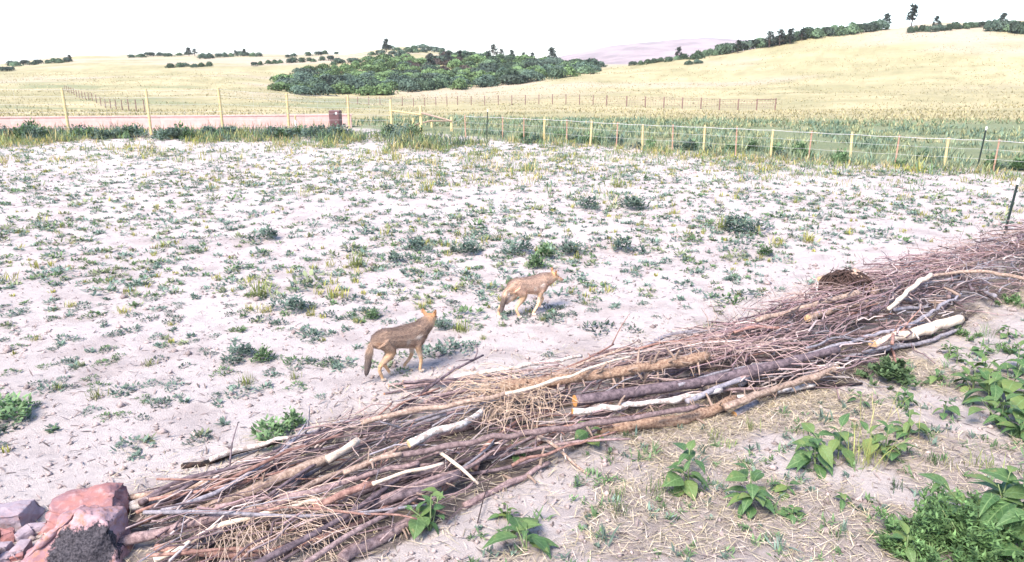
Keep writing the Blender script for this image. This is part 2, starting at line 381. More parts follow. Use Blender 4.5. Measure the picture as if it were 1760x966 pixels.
# ------------------------------------------------------------------ fences
M['ypost'] = simple('yellow_pine_post', (0.50, 0.38, 0.18), (0.64, 0.50, 0.27), 9, 0.8, 0.3, 0.005, (3, 3, 0.6), objvar=0.08)
M['rpost'] = simple('red_brown_post', (0.36, 0.20, 0.14), (0.46, 0.29, 0.21), 9, 0.85, 0.3, 0.005, (3, 3, 0.6))
M['wire'] = simple('galvanised_wire', (0.5, 0.48, 0.47), (0.62, 0.6, 0.6), 4, 0.45)
M['steel'] = simple('dark_green_steel', (0.012, 0.022, 0.02), (0.03, 0.045, 0.04), 12, 0.5)
M['wtop'] = simple('white_post_paint', (0.74, 0.73, 0.70), (0.82, 0.81, 0.78), 8, 0.6)
POSTM = {}
def post_mesh(r, h, key):
    k = (key, round(r, 3), round(h, 2))
    if k not in POSTM:
        V, F = tube([(0, 0, -0.3), (0, 0, h * 0.4), (0, 0, h)], [r * 1.03, r, r * 0.96], 10, True, 2, 0.03, len(POSTM)); POSTM[k] = mesh_py('post', V, F)
        POSTM[k].materials.append(M[key])
    return POSTM[k]
def add_post(root, p, r, h, key, name='post', lean=0.012):
    o = link(name, post_mesh(r, h, key), None, root); o.location = p
    o.rotation_euler = (random.uniform(-lean, lean), random.uniform(-lean, lean), random.uniform(0, 6)); return o
def add_wire(root, pts, r, mat='wire', name='wire', sag=0.02):
    q = []
    for i in range(len(pts) - 1):
        a, b = Vector(pts[i]), Vector(pts[i + 1]); q.append(a); q.append((a + b) / 2 - Vector((0, 0, sag)))
    q.append(Vector(pts[-1])); V, F = tube(q, [r, r], 4, True, 1)
    return link(name, mesh_py(name, V, F), M[mat], root)
def tpost(p, h, lean=(0, 0), parent=None, label=None, white=0.12):
    root = empty('steel_post', p) if parent is None else parent
    # T section: flange + web
    L = h + 0.3 - white; me = mesh_py('shaft', *boxes([(0, 0, L / 2 - 0.3, 0.042, 0.007, L), (0, 0.0225, L / 2 - 0.301, 0.006, 0.036, L)]))
    s = link('shaft', me, M['steel'], root)
    t = link('painted_top', mesh_py('painted_top', *boxes([(0, 0, h - white / 2, 0.044, 0.009, white), (0, 0.0235, h - white / 2 - .001, 0.008, 0.036, white)])), M['wtop'], root)
    if parent is None: root.rotation_euler = (lean[0], lean[1], 0.3)
    else:
        for o in (s, t): o.location = p; o.rotation_euler = (lean[0], lean[1], 0.3)
    if label: tag(root, label, 'post')
    return root
def tall_fence():
    root = empty('tall_fence', (-18, 40, 0)); root.location = (0, 0, 0); tops = []
    for px, top, d in ((-60, 150, 38.4), (107, 151, 38.6), (250, 153, 39.0), (376, 151, 39.4), (492, 160, 39.9), (597, 163, 40.6), (671, 171, 41.2)):
        t = PD(px, top, d); b = G(t.x, t.y); h = t.z - b.z; add_post(root, b, 0.068, h, 'ypost'); tops.append(b + Vector((0, -0.09, h)))
    for f in (0.97, 0.82, 0.66, 0.5, 0.34, 0.18): add_wire(root, [Vector((q.x, q.y, q.z * f)) for q in tops], 0.004)
    for i in range(len(tops) - 1):
        for k in range(1, 6):
            q = tops[i].lerp(tops[i + 1], k / 6)
            if k == 3: add_wire(root, [(q.x, q.y, 0.1), (q.x, q.y, q.z * 0.97)], 0.003, name='stay_wire', sag=0)
    tag(root, 'tall fence of yellow pine posts and thin wire before the pink wall', 'fence')
    # marker beside the wall
    p = PD(509, 222, 40.6); o = empty('marker_post', G(p.x, p.y)); V, F = tube([(0, 0, -0.2), (0, 0, 0.62)], [0.055, 0.05], 10); link('shaft', mesh_py('shaft', V, F), M['wtop'], o)
    V, F = tube([(0, 0, 0.622), (0, 0, 0.86), (0, 0, 0.9)], [0.045, 0.043, 0.02], 10, True, 1); link('cap', mesh_py('cap', V, F), M['ypost'], o)
    tag(o, 'short white marker post with yellow cap at the pink wall', 'post')
tall_fence()
def brace():
    root = empty('brace_fence', (0, 0, 0)); T = {}
    for px, top, d, r in ((723, 182, 41.2, 0.085), (776, 201, 41.0, 0.08), (710, 203, 44.5, 0.07), (742, 209, 43.4, 0.06)):
        t = PD(px, top, d); b = G(t.x, t.y); add_post(root, b, r, t.z - b.z, 'ypost'); T[px] = t
    a = PD(672, 190, 41.2); 
    def rail(p, q, r, k='tan'): V, F = tube([p, (Vector(p) + Vector(q)) / 2, q], [r, r * 0.9], 8, True, 3, 0.04, 5); link('rail', mesh_py('rail', V, F), M[k], root)
    rail(a, PD(723, 197, 41.1), 0.045, 'ypost'); rail(PD(724, 194, 41.0), PD(776, 208, 40.9), 0.05, 'tan'); rail(PD(709, 216, 44.4), PD(743, 207, 43.3), 0.05, 'tan'); rail(PD(742, 208, 43.3), PD(776, 208, 41.15), 0.035, 'tan')
    tag(root, 'corner brace of yellow posts and slanting rails left of the low fence', 'fence')
brace()
def fence_at(px):
    u = (px - 880) / FPX; best = None            # intersect the column with the fence line (height ~0.5)
    for k in range(-200, 1500):
        x = FA[0] + k * 0.02; y = FA[1] + (x - FA[0]) * FSL
        if y < 8: break
        qx, _ = proj(x, y, 0.6)
        if qx >= px: return x, y
    return x, y
def low_fence():
    root = empty('low_fence', (0, 0, 0)); tops = []
    wood = [935, 1015, 1105, 1210, 1326, 1463, 1626, 1830]; redp = [800, 863, 900, 974, 1060, 1156, 1266, 1392, 1542, 1712, 1950]
    for px in sorted(wood + redp + [836, 1676]):
        x, y = fence_at(px); b = G(x, y); 
        if px in wood: add_post(root, b, 0.045, random.uniform(1.06, 1.16), 'ypost', lean=.035)
        elif px in redp: add_post(root, b, 0.028, 1.10, 'rpost', lean=0.03)
        else: tpost(G(x, y - 0.25), 1.42 if px == 836 else 1.5, (0.02, 0.05), root)
        tops.append(b + Vector((0, -0.08, 1.04)))
    q = PD(776, 212, 41.0); tops.insert(0, q)
    add_wire(root, tops, 0.0085, 'wire', 'white_top_wire')
    for f in (0.72, 0.42): add_wire(root, [Vector((t.x, t.y, t.z * f)) for t in tops], 0.0035)
    tag(root, 'low fence of yellow and red posts under one white wire', 'fence')
low_fence()
p = P(1732, 405, 0.0); o = tpost(G(p.x, p.y + 0.1), 1.22, (0.03, 0.06), None, 'dark steel post with white tip behind the right end of the brush pile', 0.14)
def back_fences():
    root = empty('back_fence', (0, 0, 0)); tops = []
    pxs = list(np.linspace(600, 770, 10)) + list(np.linspace(788, 1040, 12)) + list(np.linspace(1074, 1326, 9))
    for px in pxs:
        d = np.interp(px, [600, 770, 1040, 1326], [150, 136, 122, 104]); x = (px - 880) / FPX * d * 0.99; b = G(x, d)
        add_post(root, b, 0.10 if px > 1030 else 0.075, 1.6, 'farpost'); tops.append(b + Vector((0, -0.1, 1.5)))
    for f in (0.0, 0.28, 0.56, 0.84, 1.1): add_wire(root, [t - Vector((0, 0, f)) for t in tops], 0.016, 'rwire', sag=0.0)
    e = tops[-1]; e2 = tops[-2]; add_wire(root, [e2 + Vector((0, -.05, 0)), e + Vector((0, -.05, 0))], 0.05, 'farpost', 'top_rail', 0)
    for i in range(22, len(tops) - 1):
        for k in range(1, 7): q = tops[i].lerp(tops[i + 1], k / 7); add_wire(root, [q, q - Vector((0, 0, 1.4))], 0.012, 'rwire', 'stay_wire', 0)
    tag(root, 'rusty wire mesh fence crossing the meadow below the yellow hill', 'fence')
    root = empty('diagonal_fence', (0, 0, 0)); tops = []
    a, b = PD(112, 157, 175), PD(250, 200, 80)
    for k in range(20):
        t = k / 19; x = a.x + (b.x - a.x) * t; y = a.y + (b.y - a.y) * t; g = G(x, y); add_post(root, g, 0.06, 1.3, 'farpost'); tops.append(g + Vector((0, 0, 1.25)))
    for f in (0.0, 0.4, 0.8): add_wire(root, [t - Vector((0, 0, f)) for t in tops], 0.012, 'rwire', sag=0)
    tag(root, 'thin grey post fence slanting down the meadow behind the pink wall', 'fence')
M['farpost'] = simple('weathered_post', (0.17, 0.105, 0.085), (0.26, 0.175, 0.145), 3, 0.9)
M['rwire'] = simple('rusty_wire', (0.22, 0.15, 0.135), (0.32, 0.24, 0.21), 4, 0.7)
back_fences()

# ================================================================== FOLIAGE GENERATORS (numpy)
def blades(base, az, length, width, lean, curl, col, tipcol=None, fold=0.0):
    """curved leaf/blade strips: base (n,3); az, length, width, lean (0 up .. pi/2 flat), curl arrays; two quads each"""
    n = len(base); az = np.asarray(az); d = np.stack([np.cos(az), np.sin(az), 0 * az], -1); s = np.stack([-np.sin(az), np.cos(az), 0 * az], -1)
    def at(t):
        l = lean + curl * t; h = np.sin(l)[:, None] * d + np.stack([0 * az, 0 * az, np.cos(l)], -1); return h
    p0 = base; p1 = p0 + at(0.25) * (length * 0.5)[:, None]; p2 = p1 + at(0.85) * (length * 0.5)[:, None]
    w = (s * (width / 2)[:, None]); V = np.stack([p0 - w * 0.45, p0 + w * 0.45, p1 - w, p1 + w, p2 - w * 0.12, p2 + w * 0.12], 1).reshape(-1, 3)
    o = (np.arange(n) * 6)[:, None]; F = np.concatenate([o + np.array([[0, 1, 3, 2]]), o + np.array([[2, 3, 5, 4]])])
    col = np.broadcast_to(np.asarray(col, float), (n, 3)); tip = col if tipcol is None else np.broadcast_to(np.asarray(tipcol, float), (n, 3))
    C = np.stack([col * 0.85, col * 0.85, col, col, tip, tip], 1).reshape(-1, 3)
    return V, F, C
def cat(parts):
    V, F, C = [], [], []; o = 0
    for v, f, c in parts: V.append(v); F.append(f + o); C.append(c); o += len(v)
    return np.vstack(V), np.vstack(F), np.vstack(C)
def cards(cen, nor, size, col, rng, asp=0.7):
    """small irregular leaf-clump quads"""
    n = len(cen); nor = nor / np.linalg.norm(nor, axis=1, keepdims=True); r = rng.normal(size=(n, 3)); t = np.cross(nor, r); t /= np.linalg.norm(t, axis=1, keepdims=True); b = np.cross(nor, t)
    j = lambda: rng.uniform(0.6, 1.25, (n, 1)); sz = size[:, None]
    V = np.stack([cen - t * sz * j(), cen + b * sz * asp * j(), cen + t * sz * j(), cen - b * sz * asp * j()], 1).reshape(-1, 3)
    F = (np.arange(n) * 4)[:, None] + np.array([[0, 1, 2, 3]]); C = np.repeat(col, 4, axis=0); return V, F, C

# ------------------------------------------------------------------ scrub oaks on the slopes
def oak_mesh(seed, base):
    rng = np.random.default_rng(seed); parts = []; nl = rng.integers(7, 10)
    for k in range(nl):                                        # lobes of leaf clumps
        a = rng.uniform(0, 6.28); q = rng.uniform(0, 0.62) if k else 0.0; c = np.array([math.cos(a) * q, math.sin(a) * q, rng.uniform(0.34, 0.62)]); rad = rng.uniform(0.38, 0.52)
        n = 110; v = rng.normal(size=(n, 3)); v /= np.linalg.norm(v, axis=1, keepdims=True); v[:, 2] = np.abs(v[:, 2]) * 1.15 - 0.45
        p = c + v * rad * rng.uniform(0.72, 1.08, (n, 1)) * np.array([1.15, 1.15, 0.9]); p[:, 2] = np.maximum(p[:, 2], rng.uniform(0.02, 0.2, n))
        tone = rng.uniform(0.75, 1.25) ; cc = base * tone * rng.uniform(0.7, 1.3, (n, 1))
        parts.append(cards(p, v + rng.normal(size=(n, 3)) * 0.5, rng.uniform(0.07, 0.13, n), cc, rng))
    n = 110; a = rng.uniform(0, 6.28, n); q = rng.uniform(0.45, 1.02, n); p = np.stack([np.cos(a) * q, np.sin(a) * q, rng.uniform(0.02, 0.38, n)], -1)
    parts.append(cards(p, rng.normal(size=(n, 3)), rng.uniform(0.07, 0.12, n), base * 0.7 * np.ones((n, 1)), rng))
    V, F, C = cat(parts); return mesh_np('scrub_oak', V, F, C)
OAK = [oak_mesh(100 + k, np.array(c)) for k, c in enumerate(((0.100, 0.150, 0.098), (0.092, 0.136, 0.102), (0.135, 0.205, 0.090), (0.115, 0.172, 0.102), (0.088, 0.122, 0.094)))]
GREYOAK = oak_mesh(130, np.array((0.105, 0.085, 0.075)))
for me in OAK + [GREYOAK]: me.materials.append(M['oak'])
def put_oak(g, r, h, label, group, me=None):
    o = bpy.data.objects.new('scrub_oak', me or random.choice(OAK)); COL.objects.link(o)
    o.location = g - Vector((0, 0, 0.1 * h)); o.scale = (r * random.uniform(0.85, 1.15), r * random.uniform(0.85, 1.15), h); o.rotation_euler = (0, 0, random.uniform(0, 6.28))
    return tag(o, label, 'shrub', group)
def knoll():
    poly = [(458, 156), (480, 143), (520, 128), (590, 112), (640, 102), (690, 95), (760, 92), (850, 96), (900, 102), (960, 110), (1040, 117), (1015, 126), (960, 135), (900, 145), (850, 151), (780, 156), (740, 160), (690, 161), (640, 165), (580, 166), (520, 164)]
    pts = []; rng = random.Random(5); nr = np.random.default_rng(5)
    Y = nr.uniform(195, 345, 30000); X = nr.uniform(-0.34, 0.14, 30000) * Y; Z = terr(X, Y); QX, QY = proj(X, Y, Z); ok = inpoly(QX, QY, poly)
    PA = np.zeros((0, 2))
    for x, y, z in zip(X[ok], Y[ok], Z[ok]):
        if len(pts) >= 215: break
        if len(PA) and np.min((PA[:, 0] - x) ** 2 + ((PA[:, 1] - y) * 0.8) ** 2) < 16.5: continue
        pts.append((x, y, z)); PA = np.vstack([PA, [(x, y)]])
    for x, y, z in pts:
        qx, qy = proj(x, y, z)
        if 700 < qx < 800 and qy < 128 and rng.random() < 0.45: put_oak(Vector((x, y, z)), rng.uniform(2.4, 3.2), rng.uniform(3, 4), 'grey brown half bare oak clump in the middle of the central thicket', 'bare oak clumps on the knoll', GREYOAK)
        else:
            light = (qx < 720 and 100 < qy < 140 and rng.random() < 0.7) or rng.random() < .12
            base_y = interp(qx, [458, 520, 580, 640, 740, 850, 960, 1040], [156, 164, 166, 165, 160, 151, 135, 120]); row = 'at the foot' if base_y - qy < 10 else 'halfway up' if base_y - qy < 32 else 'near the top'
            colm = 'left tip' if qx < 540 else 'left part' if qx < 640 else 'middle' if qx < 760 else 'right part' if qx < 880 else 'thin right tail'
            lab = '%s scrub oak %s of the central thicket, %s' % ('bright green' if light else 'dark green', row, colm); put_oak(Vector((x, y, z)), rng.uniform(3.3, 5.0), rng.uniform(2.9, 4.6), lab, lab.replace('scrub oak', 'scrub oaks'), OAK[2] if light else None)
knoll()
def oak_row(px0, py0, px1, py1, n, rpx, label, group, hpx=None, dmin=None):
    for k in range(n):
        t = (k + 0.5 + random.uniform(-0.3, 0.3)) / n; px = px0 + (px1 - px0) * t; py = py0 + (py1 - py0) * t + random.uniform(-1, 1.2)
        g = PT(px, py)
        m = g.y / FPX; s = random.uniform(0.8, 1.25); put_oak(g, rpx * m * s, (hpx or rpx * 1.1) * m * s, label, group, random.choice(OAK[:2] + OAK[3:]))
RL = 'dark green scrub oak in the hill crest hedge, '
oak_row(1080, 113, 1195, 101, 9, 9, RL + 'low left end', 'crest oaks, left end', 10); oak_row(1195, 101, 1370, 71, 17, 13, RL + 'sloping middle', 'crest oaks, middle', 17)
oak_row(1370, 69, 1515, 52, 15, 13, RL + 'tall right end', 'crest oaks, right end', 19); oak_row(1180, 112, 1202, 109, 2, 8, 'small scrub oak pair just below the hill crest', 'crest outlier oaks', 8)
R2 = 'scrub oak in the thicket at the right end of the hill crest'
oak_row(1562, 57, 1700, 46, 15, 8, R2, 'scrub oaks at the right end of the crest', 13); oak_row(1705, 52, 1775, 60, 7, 14, R2, 'scrub oaks at the right end of the crest', 20)
LL = 'small dark oak on the pale slopes at upper left, '
oak_row(288, 117, 362, 115, 6, 8, LL + 'lone strip above the pink wall', 'far oaks, lone strip above the pink wall', 9); oak_row(428, 113, 572, 104, 12, 7, LL + 'long strip left of the thicket', 'far oaks, long strip left of the thicket', 9)
oak_row(0, 122, 25, 121, 2, 8, LL + 'lower strip at the left edge', 'far oaks, lower strip at the left edge', 8); oak_row(10, 115, 125, 106, 9, 8, LL + 'upper strip at the left edge', 'far oaks, upper strip at the left edge', 9)
oak_row(215, 99, 330, 95, 7, 8, LL + 'left skyline strip', 'far oaks, left skyline strip', 7); oak_row(345, 101, 455, 96, 9, 8, LL + 'middle skyline strip', 'far oaks, middle skyline strip', 10); oak_row(480, 100, 592, 92, 6, 6, LL + 'skyline strip nearest the knoll', 'far oaks, skyline strip nearest the knoll', 7)
KL = 'dark scrub oak capping the distant round knoll behind the thicket'
oak_row(635, 96, 780, 86, 10, 10, KL, 'scrub oaks on the distant knoll', 9); oak_row(660, 88, 765, 82, 7, 10, KL, 'scrub oaks on the distant knoll', 9); oak_row(560, 113, 700, 100, 8, 9, 'dark green scrub oak clump in the thicket covering the central knoll', 'scrub oaks on the knoll', 9)

# ------------------------------------------------------------------ pines
def pine_parts(seed, dense):
    rng = np.random.default_rng(seed); parts = []; pts = [(0, 0, -0.03), (rng.normal() * 0.02, rng.normal() * 0.02, 0.5), (rng.normal() * 0.03, rng.normal() * 0.03, 0.98)]
    V, F = tube(pts, [0.035, 0.024, 0.008], 6, True, 3); VV = list(V); FF = list(F)
    for k in range(11):                                        # tiers of branches with needle clumps
        h = 0.3 + 0.68 * k / 10; L = (0.30 * (1 - (h - 0.3) / 0.8) + 0.05) * rng.uniform(0.6, 1.25); nb = 4
        for j in range(nb):
            a = rng.uniform(0, 6.28); e = np.array([math.cos(a) * L, math.sin(a) * L, h + rng.uniform(-0.03, 0.05)])
            v, f = tube([(0, 0, h - 0.03), tuple(e * np.array([0.6, 0.6, 1])), tuple(e)], [0.008, 0.004, 0.003], 4, True, 1); o = len(VV); VV += v; FF += [tuple(i + o for i in q) for q in f]
            n = 16 if dense else 11; c = e * np.array([0.8, 0.8, 1]) + rng.normal(size=(n, 3)) * np.array([0.06, 0.06, 0.03])
            parts.append(cards(c, rng.normal(size=(n, 3)) + np.array([0, 0, 0.6]), rng.uniform(0.035, 0.075, n), np.array([0.060, 0.078, 0.066]) * rng.uniform(0.6, 1.4, (n, 1)), rng, 0.55))
    V2, F2, C2 = cat(parts); return mesh_py('trunk', VV, FF), mesh_np('crown', V2, F2, C2)
PINE = [pine_parts(200 + k, k != 1) for k in range(4)]; tm = simple('pine_trunk', (0.09, 0.06, 0.055), (0.16, 0.11, 0.10), 2, 0.9)
for a, b in PINE: a.materials.append(tm); b.materials.append(M['oak'])
def pine(px, py, hpx, label, group=None, d=None, wd=1.0):
    g = PT(px, py)
    if g.y > 1400 or d: dd = d or 600; g = G(g.x * dd / g.y, dd)
    h = hpx * g.y / FPX * 1.02; a, b = random.choice(PINE); root = empty('pine_tree', g, random.uniform(0, 6)); root.scale = (h * wd, h * wd, h)
    link('trunk', a, None, root); link('crown', b, None, root); return tag(root, label, 'tree', group)
pine(948, 112, 26, 'lone dark pine on the skyline right of the central thicket', wd=1.1)
pine(1566, 45, 31, 'tallest lone pine on the crest of the yellow hill')
pine(1166, 103, 19, 'small pine on the ridge under the pink mountain')
pine(1522, 50, 22, 'pine at the right end of the long crest hedge')
pine(1608, 50, 19, 'small pine above the hedge right of the tallest pine')
pine(664, 90, 20, 'small pine at the left of the distant round knoll')
pine(1722, 46, 20, 'dark pine over the last thicket at the right end of the crest', wd=1.2)
for px, py, h in ((740, 122, 24), (770, 112, 20), (790, 106, 16), (848, 100, 20), (862, 101, 14), (880, 103, 15), (900, 105, 13), (915, 106, 14), (838, 104, 14)):
    pine(px, py, h, 'grey green pine standing in the middle of the central thicket', 'pines in the central thicket', wd=1.1)
for px, py, h in ((1322, 83, 24), (1340, 80, 24), (1358, 76, 23), (1378, 71, 18), (1268, 92, 19)):
    pine(px, py, h, 'dark pine rising from the crest hedge on the yellow hill', 'pines in the crest hedge', wd=1.15)
for px, py, h in ((325, 97, 13), (335, 97, 11), (120, 106, 10), (420, 97, 11), (405, 97, 9)): pine(px, py, h, 'tiny distant pine on the far left skyline', 'pines on the left skyline', wd=1.2)

# ================================================================== BRUSH PILE
def pile_h(s): return interp(s, [0, 1, 2, 3, 4, 5, 6, 7, 8, 9], [0.30, 0.36, 0.40, 0.38, 0.44, 0.50, 0.54, 0.56, 0.60, 0.60])
CUTM = {}
def cut_disc(r, seed=0):
    V = [(0, 0, 0.004)]; rnd = random.Random(seed); n = 14
    for k in range(n): a = 6.2832 * k / n; q = r * rnd.uniform(0.93, 1.03); V.append((math.cos(a) * q, math.sin(a) * q, 0.002))
    for k in range(n): a = 6.2832 * k / n; V.append((math.cos(a) * r * 0.97, math.sin(a) * r * 0.97, -0.012))
    F = [(0, 1 + k, 1 + (k + 1) % n) for k in range(n)] + [(1 + k, 1 + n + k, 1 + n + (k + 1) % n, 1 + (k + 1) % n) for k in range(n)]
    return mesh_py('cut_face', V, F)
STUB = None
def stub_mesh():
    global STUB
    if STUB is None:
        V, F = tube([(0, 0, -0.15), (0.03, 0.02, 0.5), (0.02, -0.04, 1.0)], [0.13, 0.085, 0.05], 6, True, 2); STUB = mesh_py('stub', V, F, True); STUB.materials.append(M['tan'])
    return STUB
def log(pts, r0, r1, mat, label, name='log', cuts='', stubs=0, rough=0.12, stublen=0.09, sides=12, cutm='cut', group=None, seed=None, wob=0.017):
    W = [P(x, y, z + (0.05 if z > 0.11 else 0)) for x, y, z in pts]; seed = seed or int(pts[0][0] * 7 + pts[0][1]); rnd = random.Random(seed)
    Q = []
    for i in range(len(W) - 1):
        n = max(1, int((W[i + 1] - W[i]).length / 0.13))
        for k in range(n): Q.append(W[i].lerp(W[i + 1], k / n) + Vector((rnd.uniform(-1, 1), rnd.uniform(-1, 1), rnd.uniform(-0.7, 0.7))) * (wob if (i or k) else 0))
    r0 *= .88; r1 *= .88; Q.append(W[-1]); o0 = W[0].copy(); Q = [q - o0 for q in Q]; n = len(Q)
    rad = [(r0 + (r1 - r0) * i / (n - 1)) * rnd.uniform(0.94, 1.08) for i in range(n)]
    for _ in range(n // 5): rad[rnd.randrange(1, n - 1) if n > 2 else 0] *= rnd.uniform(1.08, 1.22)
    V, F = tube(Q, rad, sides, True, 2, rough, seed); body = mesh_py('stem', V, F, True)
    if not (cuts or stubs):
        o = link(name, body, M[mat]); o.location = o0; return tag(o, label, 'log' if name == 'log' else 'branch', group)
    root = empty(name, o0); link('stem', body, M[mat], root)
    for e in cuts:
        i, j = (0, 1) if e == 's' else (-1, -2); d = (Q[i] - Q[j]).normalized(); c = link('cut_face', cut_disc(rad[i] * 0.97, seed), M[cutm], root)
        c.location = Q[i] + d * 0.001; c.rotation_euler = d.to_track_quat('Z', 'Y').to_euler()
    for k in range(stubs):
        i = rnd.randrange(1, n - 1); t = rnd.random(); p = Q[i].lerp(Q[i + 1], t); d = (Q[i + 1] - Q[i]).normalized(); a = rnd.uniform(0, 6.28)
        s = d.cross(Vector((0, 0, 1))).normalized(); u = s.cross(d); nrm = (s * math.cos(a) + u * math.sin(a)); dirv = (nrm + d * rnd.uniform(-0.5, 0.6)).normalized()
        L = stublen * rnd.uniform(0.6, 1.5); o = link('stub', stub_mesh(), None, root); o.location = p + nrm * rad[i] * 0.8; o.rotation_euler = dirv.to_track_quat('Z', 'Y').to_euler(); o.scale = (L * rnd.uniform(.7, 1.1),) * 2 + (L,)
    return tag(root, label, 'log' if name == 'log' else 'branch', group)
L_ = log
L_([(312,801,.04),(372,790,.05),(440,770,.06),(482,758,.09)], .030, .026, 'char', 'charred half burnt stick lying on the sand at the far left edge of the pile', cuts='s', cutm='pale', rough=.25)
L_([(360,790,.09),(430,768,.09),(500,752,.12)], .026, .02, 'white', 'pale stick lying along the charred stick at the pile edge')
L_([(222,872,.06),(300,845,.07),(390,815,.09),(470,790,.12)], .052, .042, 'white', 'thick pale grey barked log nearest the red boulders', cuts='s', cutm='pale')
L_([(210,912,.10),(330,860,.14),(430,805,.26),(500,775,.30),(590,745,.3)], .020, .013, 'red', 'long red brown branch slanting up from beside the boulders', 'branch')
L_([(335,886,.12),(420,852,.15),(480,820,.2),(530,802,.24),(570,785,.26)], .056, .05, 'tan', 'knobbly tan log with broken twig stubs left of the peeled piece', stubs=9, rough=.16)
L_([(562,790,.30),(615,757,.33)], .038, .034, 'pale', 'short peeled pale log on top of the left half of the pile', cuts='e', cutm='pale')
L_([(203,932,.10),(340,900,.15),(470,868,.18),(560,838,.22),(640,815,.22),(720,795,.2)], .040, .024, 'plum', 'long smooth pinkish plum branch running from the boulder base', 'branch', cuts='s', cutm='cutpale')
L_([(265,962,.06),(380,903,.16),(470,878,.2),(560,858,.2)], .026, .018, 'pale', 'pale bowed branch above the fan of fine white twigs', 'branch')
L_([(462,965,.05),(540,912,.08),(600,885,.10),(700,848,.14),(790,815,.16)], .050, .042, 'darklog', 'dark rough log in the front of the pile at the bottom edge', stubs=3, rough=.18)
L_([(585,962,.05),(660,920,.06),(724,888,.07)], .052, .045, 'plum', 'thick scaly log stub lying in straw at the bottom edge', stubs=4, rough=.14)
L_([(436,872,.24),(550,876,.24),(650,884,.22),(717,892,.18)], .012, .009, 'red', 'thin orange red branch lying across the front of the pile', 'branch')
L_([(540,872,.20),(600,848,.24),(645,830,.25)], .038, .03, 'red', 'thick rusty red log section in the front of the pile', cuts='s', cutm='cutpale')
L_([(640,832,.27),(700,812,.27),(762,796,.27)], .018, .013, 'pale', 'pale stripped branch continuing from the rusty red log', 'branch')
L_([(590,812,.30),(650,788,.32),(690,780,.33)], .026, .022, 'tan', 'tan stick with a knot left of the round sawn end', 'branch', stubs=2)
L_([(690,782,.30),(850,752,.31),(1000,733,.26),(1110,715,.22),(1200,698,.2)], .028, .030, 'plum', 'long grey plum log crossing the middle of the pile', stubs=5)
L_([(703,763,.33),(750,742,.34),(792,733,.34),(830,705,.3)], .038, .032, 'white', 'white barked log with a round sawn end facing left', cuts='s', cutm='cutpale')
L_([(757,778,.24),(790,803,.20),(822,832,.12)], .019, .014, 'pale', 'short white stick pointing down toward the straw', 'branch')
L_([(925,748,.18),(960,770,.12),(985,795,.06),(1012,816,.02)], .019, .012, 'tan', 'forked tan branch reaching out over the straw', 'branch', stubs=2)
L_([(798,870,.03),(850,842,.05),(900,818,.06),(945,795,.08)], .034, .022, 'plum', 'rough barked stick with upright twigs at the near edge', stubs=8, stublen=.14, rough=.14)
L_([(880,800,.12),(940,780,.14),(1000,760,.14),(1060,742,.14)], .016, .01, 'red', 'orange brown bent branch near the plant under the pile', 'branch')
L_([(620,727,.30),(700,708,.36),(790,695,.40),(870,676,.42)], .030, .026, 'tan', 'long pinkish tan branch along the top of the pile', 'branch')
L_([(868,676,.43),(950,655,.45),(1020,632,.45),(1085,612,.42)], .020, .014, 'pale', 'slender pale branch lying over the spiky pine log', 'branch')
L_([(860,666,.30),(960,653,.34),(1040,641,.36),(1120,630,.36),(1215,612,.36)], .062, .066, 'pine', 'orange tan pine log covered with short broken spikes', stubs=46, stublen=.12, rough=.18)
L_([(988,689,.23),(1100,672,.22),(1200,658,.22),(1340,626,.24),(1440,600,.23)], .068, .046, 'darklog', 'big dark plum log with a bright orange sawn end', cuts='s', rough=.04, wob=.006)
L_([(984,707,.20),(1080,697,.18),(1160,688,.16),(1240,670,.16)], .034, .03, 'white', 'white mottled log with orange sawn end below the big dark log', cuts='s', stubs=5)
L_([(1028,738,.07),(1100,730,.08),(1170,722,.09),(1236,700,.10),(1262,684,.11)], .066, .055, 'pine', 'thick brown pine log at the near edge with twig stubs', stubs=18, stublen=.1, rough=.2)
L_([(1252,686,.07),(1330,673,.08),(1400,662,.09)], .036, .026, 'white', 'pale white log low on the near edge of the pile', rough=.06)
L_([(1400,664,.06),(1440,662,.04),(1482,659,.03)], .018, .014, 'char', 'dark stick tip poking out over the straw', 'branch')
L_([(1245,700,.12),(1330,668,.14),(1400,648,.15),(1440,632,.15)], .040, .038, 'tan', 'spiky tan log with pale sawn knots at the near edge', cuts='e', stubs=20, stublen=.08, rough=.18, cutm='cutpale')
L_([(1180,690,.16),(1300,640,.2),(1420,600,.22),(1570,556,.22)], .032, .022, 'grey', 'long dark grey log running under the pink twigs')
L_([(1500,592,.12),(1545,578,.13),(1592,566,.14),(1625,556,.15),(1650,548,.15)], .066, .078, 'pale', 'thick peeled white log at the right near edge of the pile', cuts='se', cutm='cutpale', rough=.05)
L_([(1636,556,.07),(1660,548,.08)], .05, .03, 'char', 'ragged dark bark slab at the end of the white log', rough=.3)
L_([(1440,622,.06),(1530,600,.06),(1600,584,.07),(1652,566,.06)], .034, .026, 'grey', 'grey weathered log under the thick white log')
L_([(1380,645,.10),(1470,610,.11),(1540,592,.12)], .028, .022, 'grey', 'thin silver grey pole left of the thick white log')
L_([(1526,531,.36),(1552,508,.44),(1575,488,.50),(1600,472,.52)], .030, .036, 'pale', 'bleached branch standing diagonally on the right of the pile', 'branch')
L_([(1598,476,.46),(1650,466,.5),(1700,468,.5),(1770,481,.46)], .026, .03, 'tan', 'arched tan branch over the tangled right end', 'branch')
L_([(1300,551,.42),(1370,532,.46),(1430,516,.48),(1476,503,.48)], .034, .044, 'tan', 'pinkish tan limb left of the dark root clump')
L_([(1388,547,.34),(1440,530,.34),(1490,520,.3)], .055, .05, 'tan', 'short log with a round sawn face among pink twigs', cuts='s', cutm='cutpale')
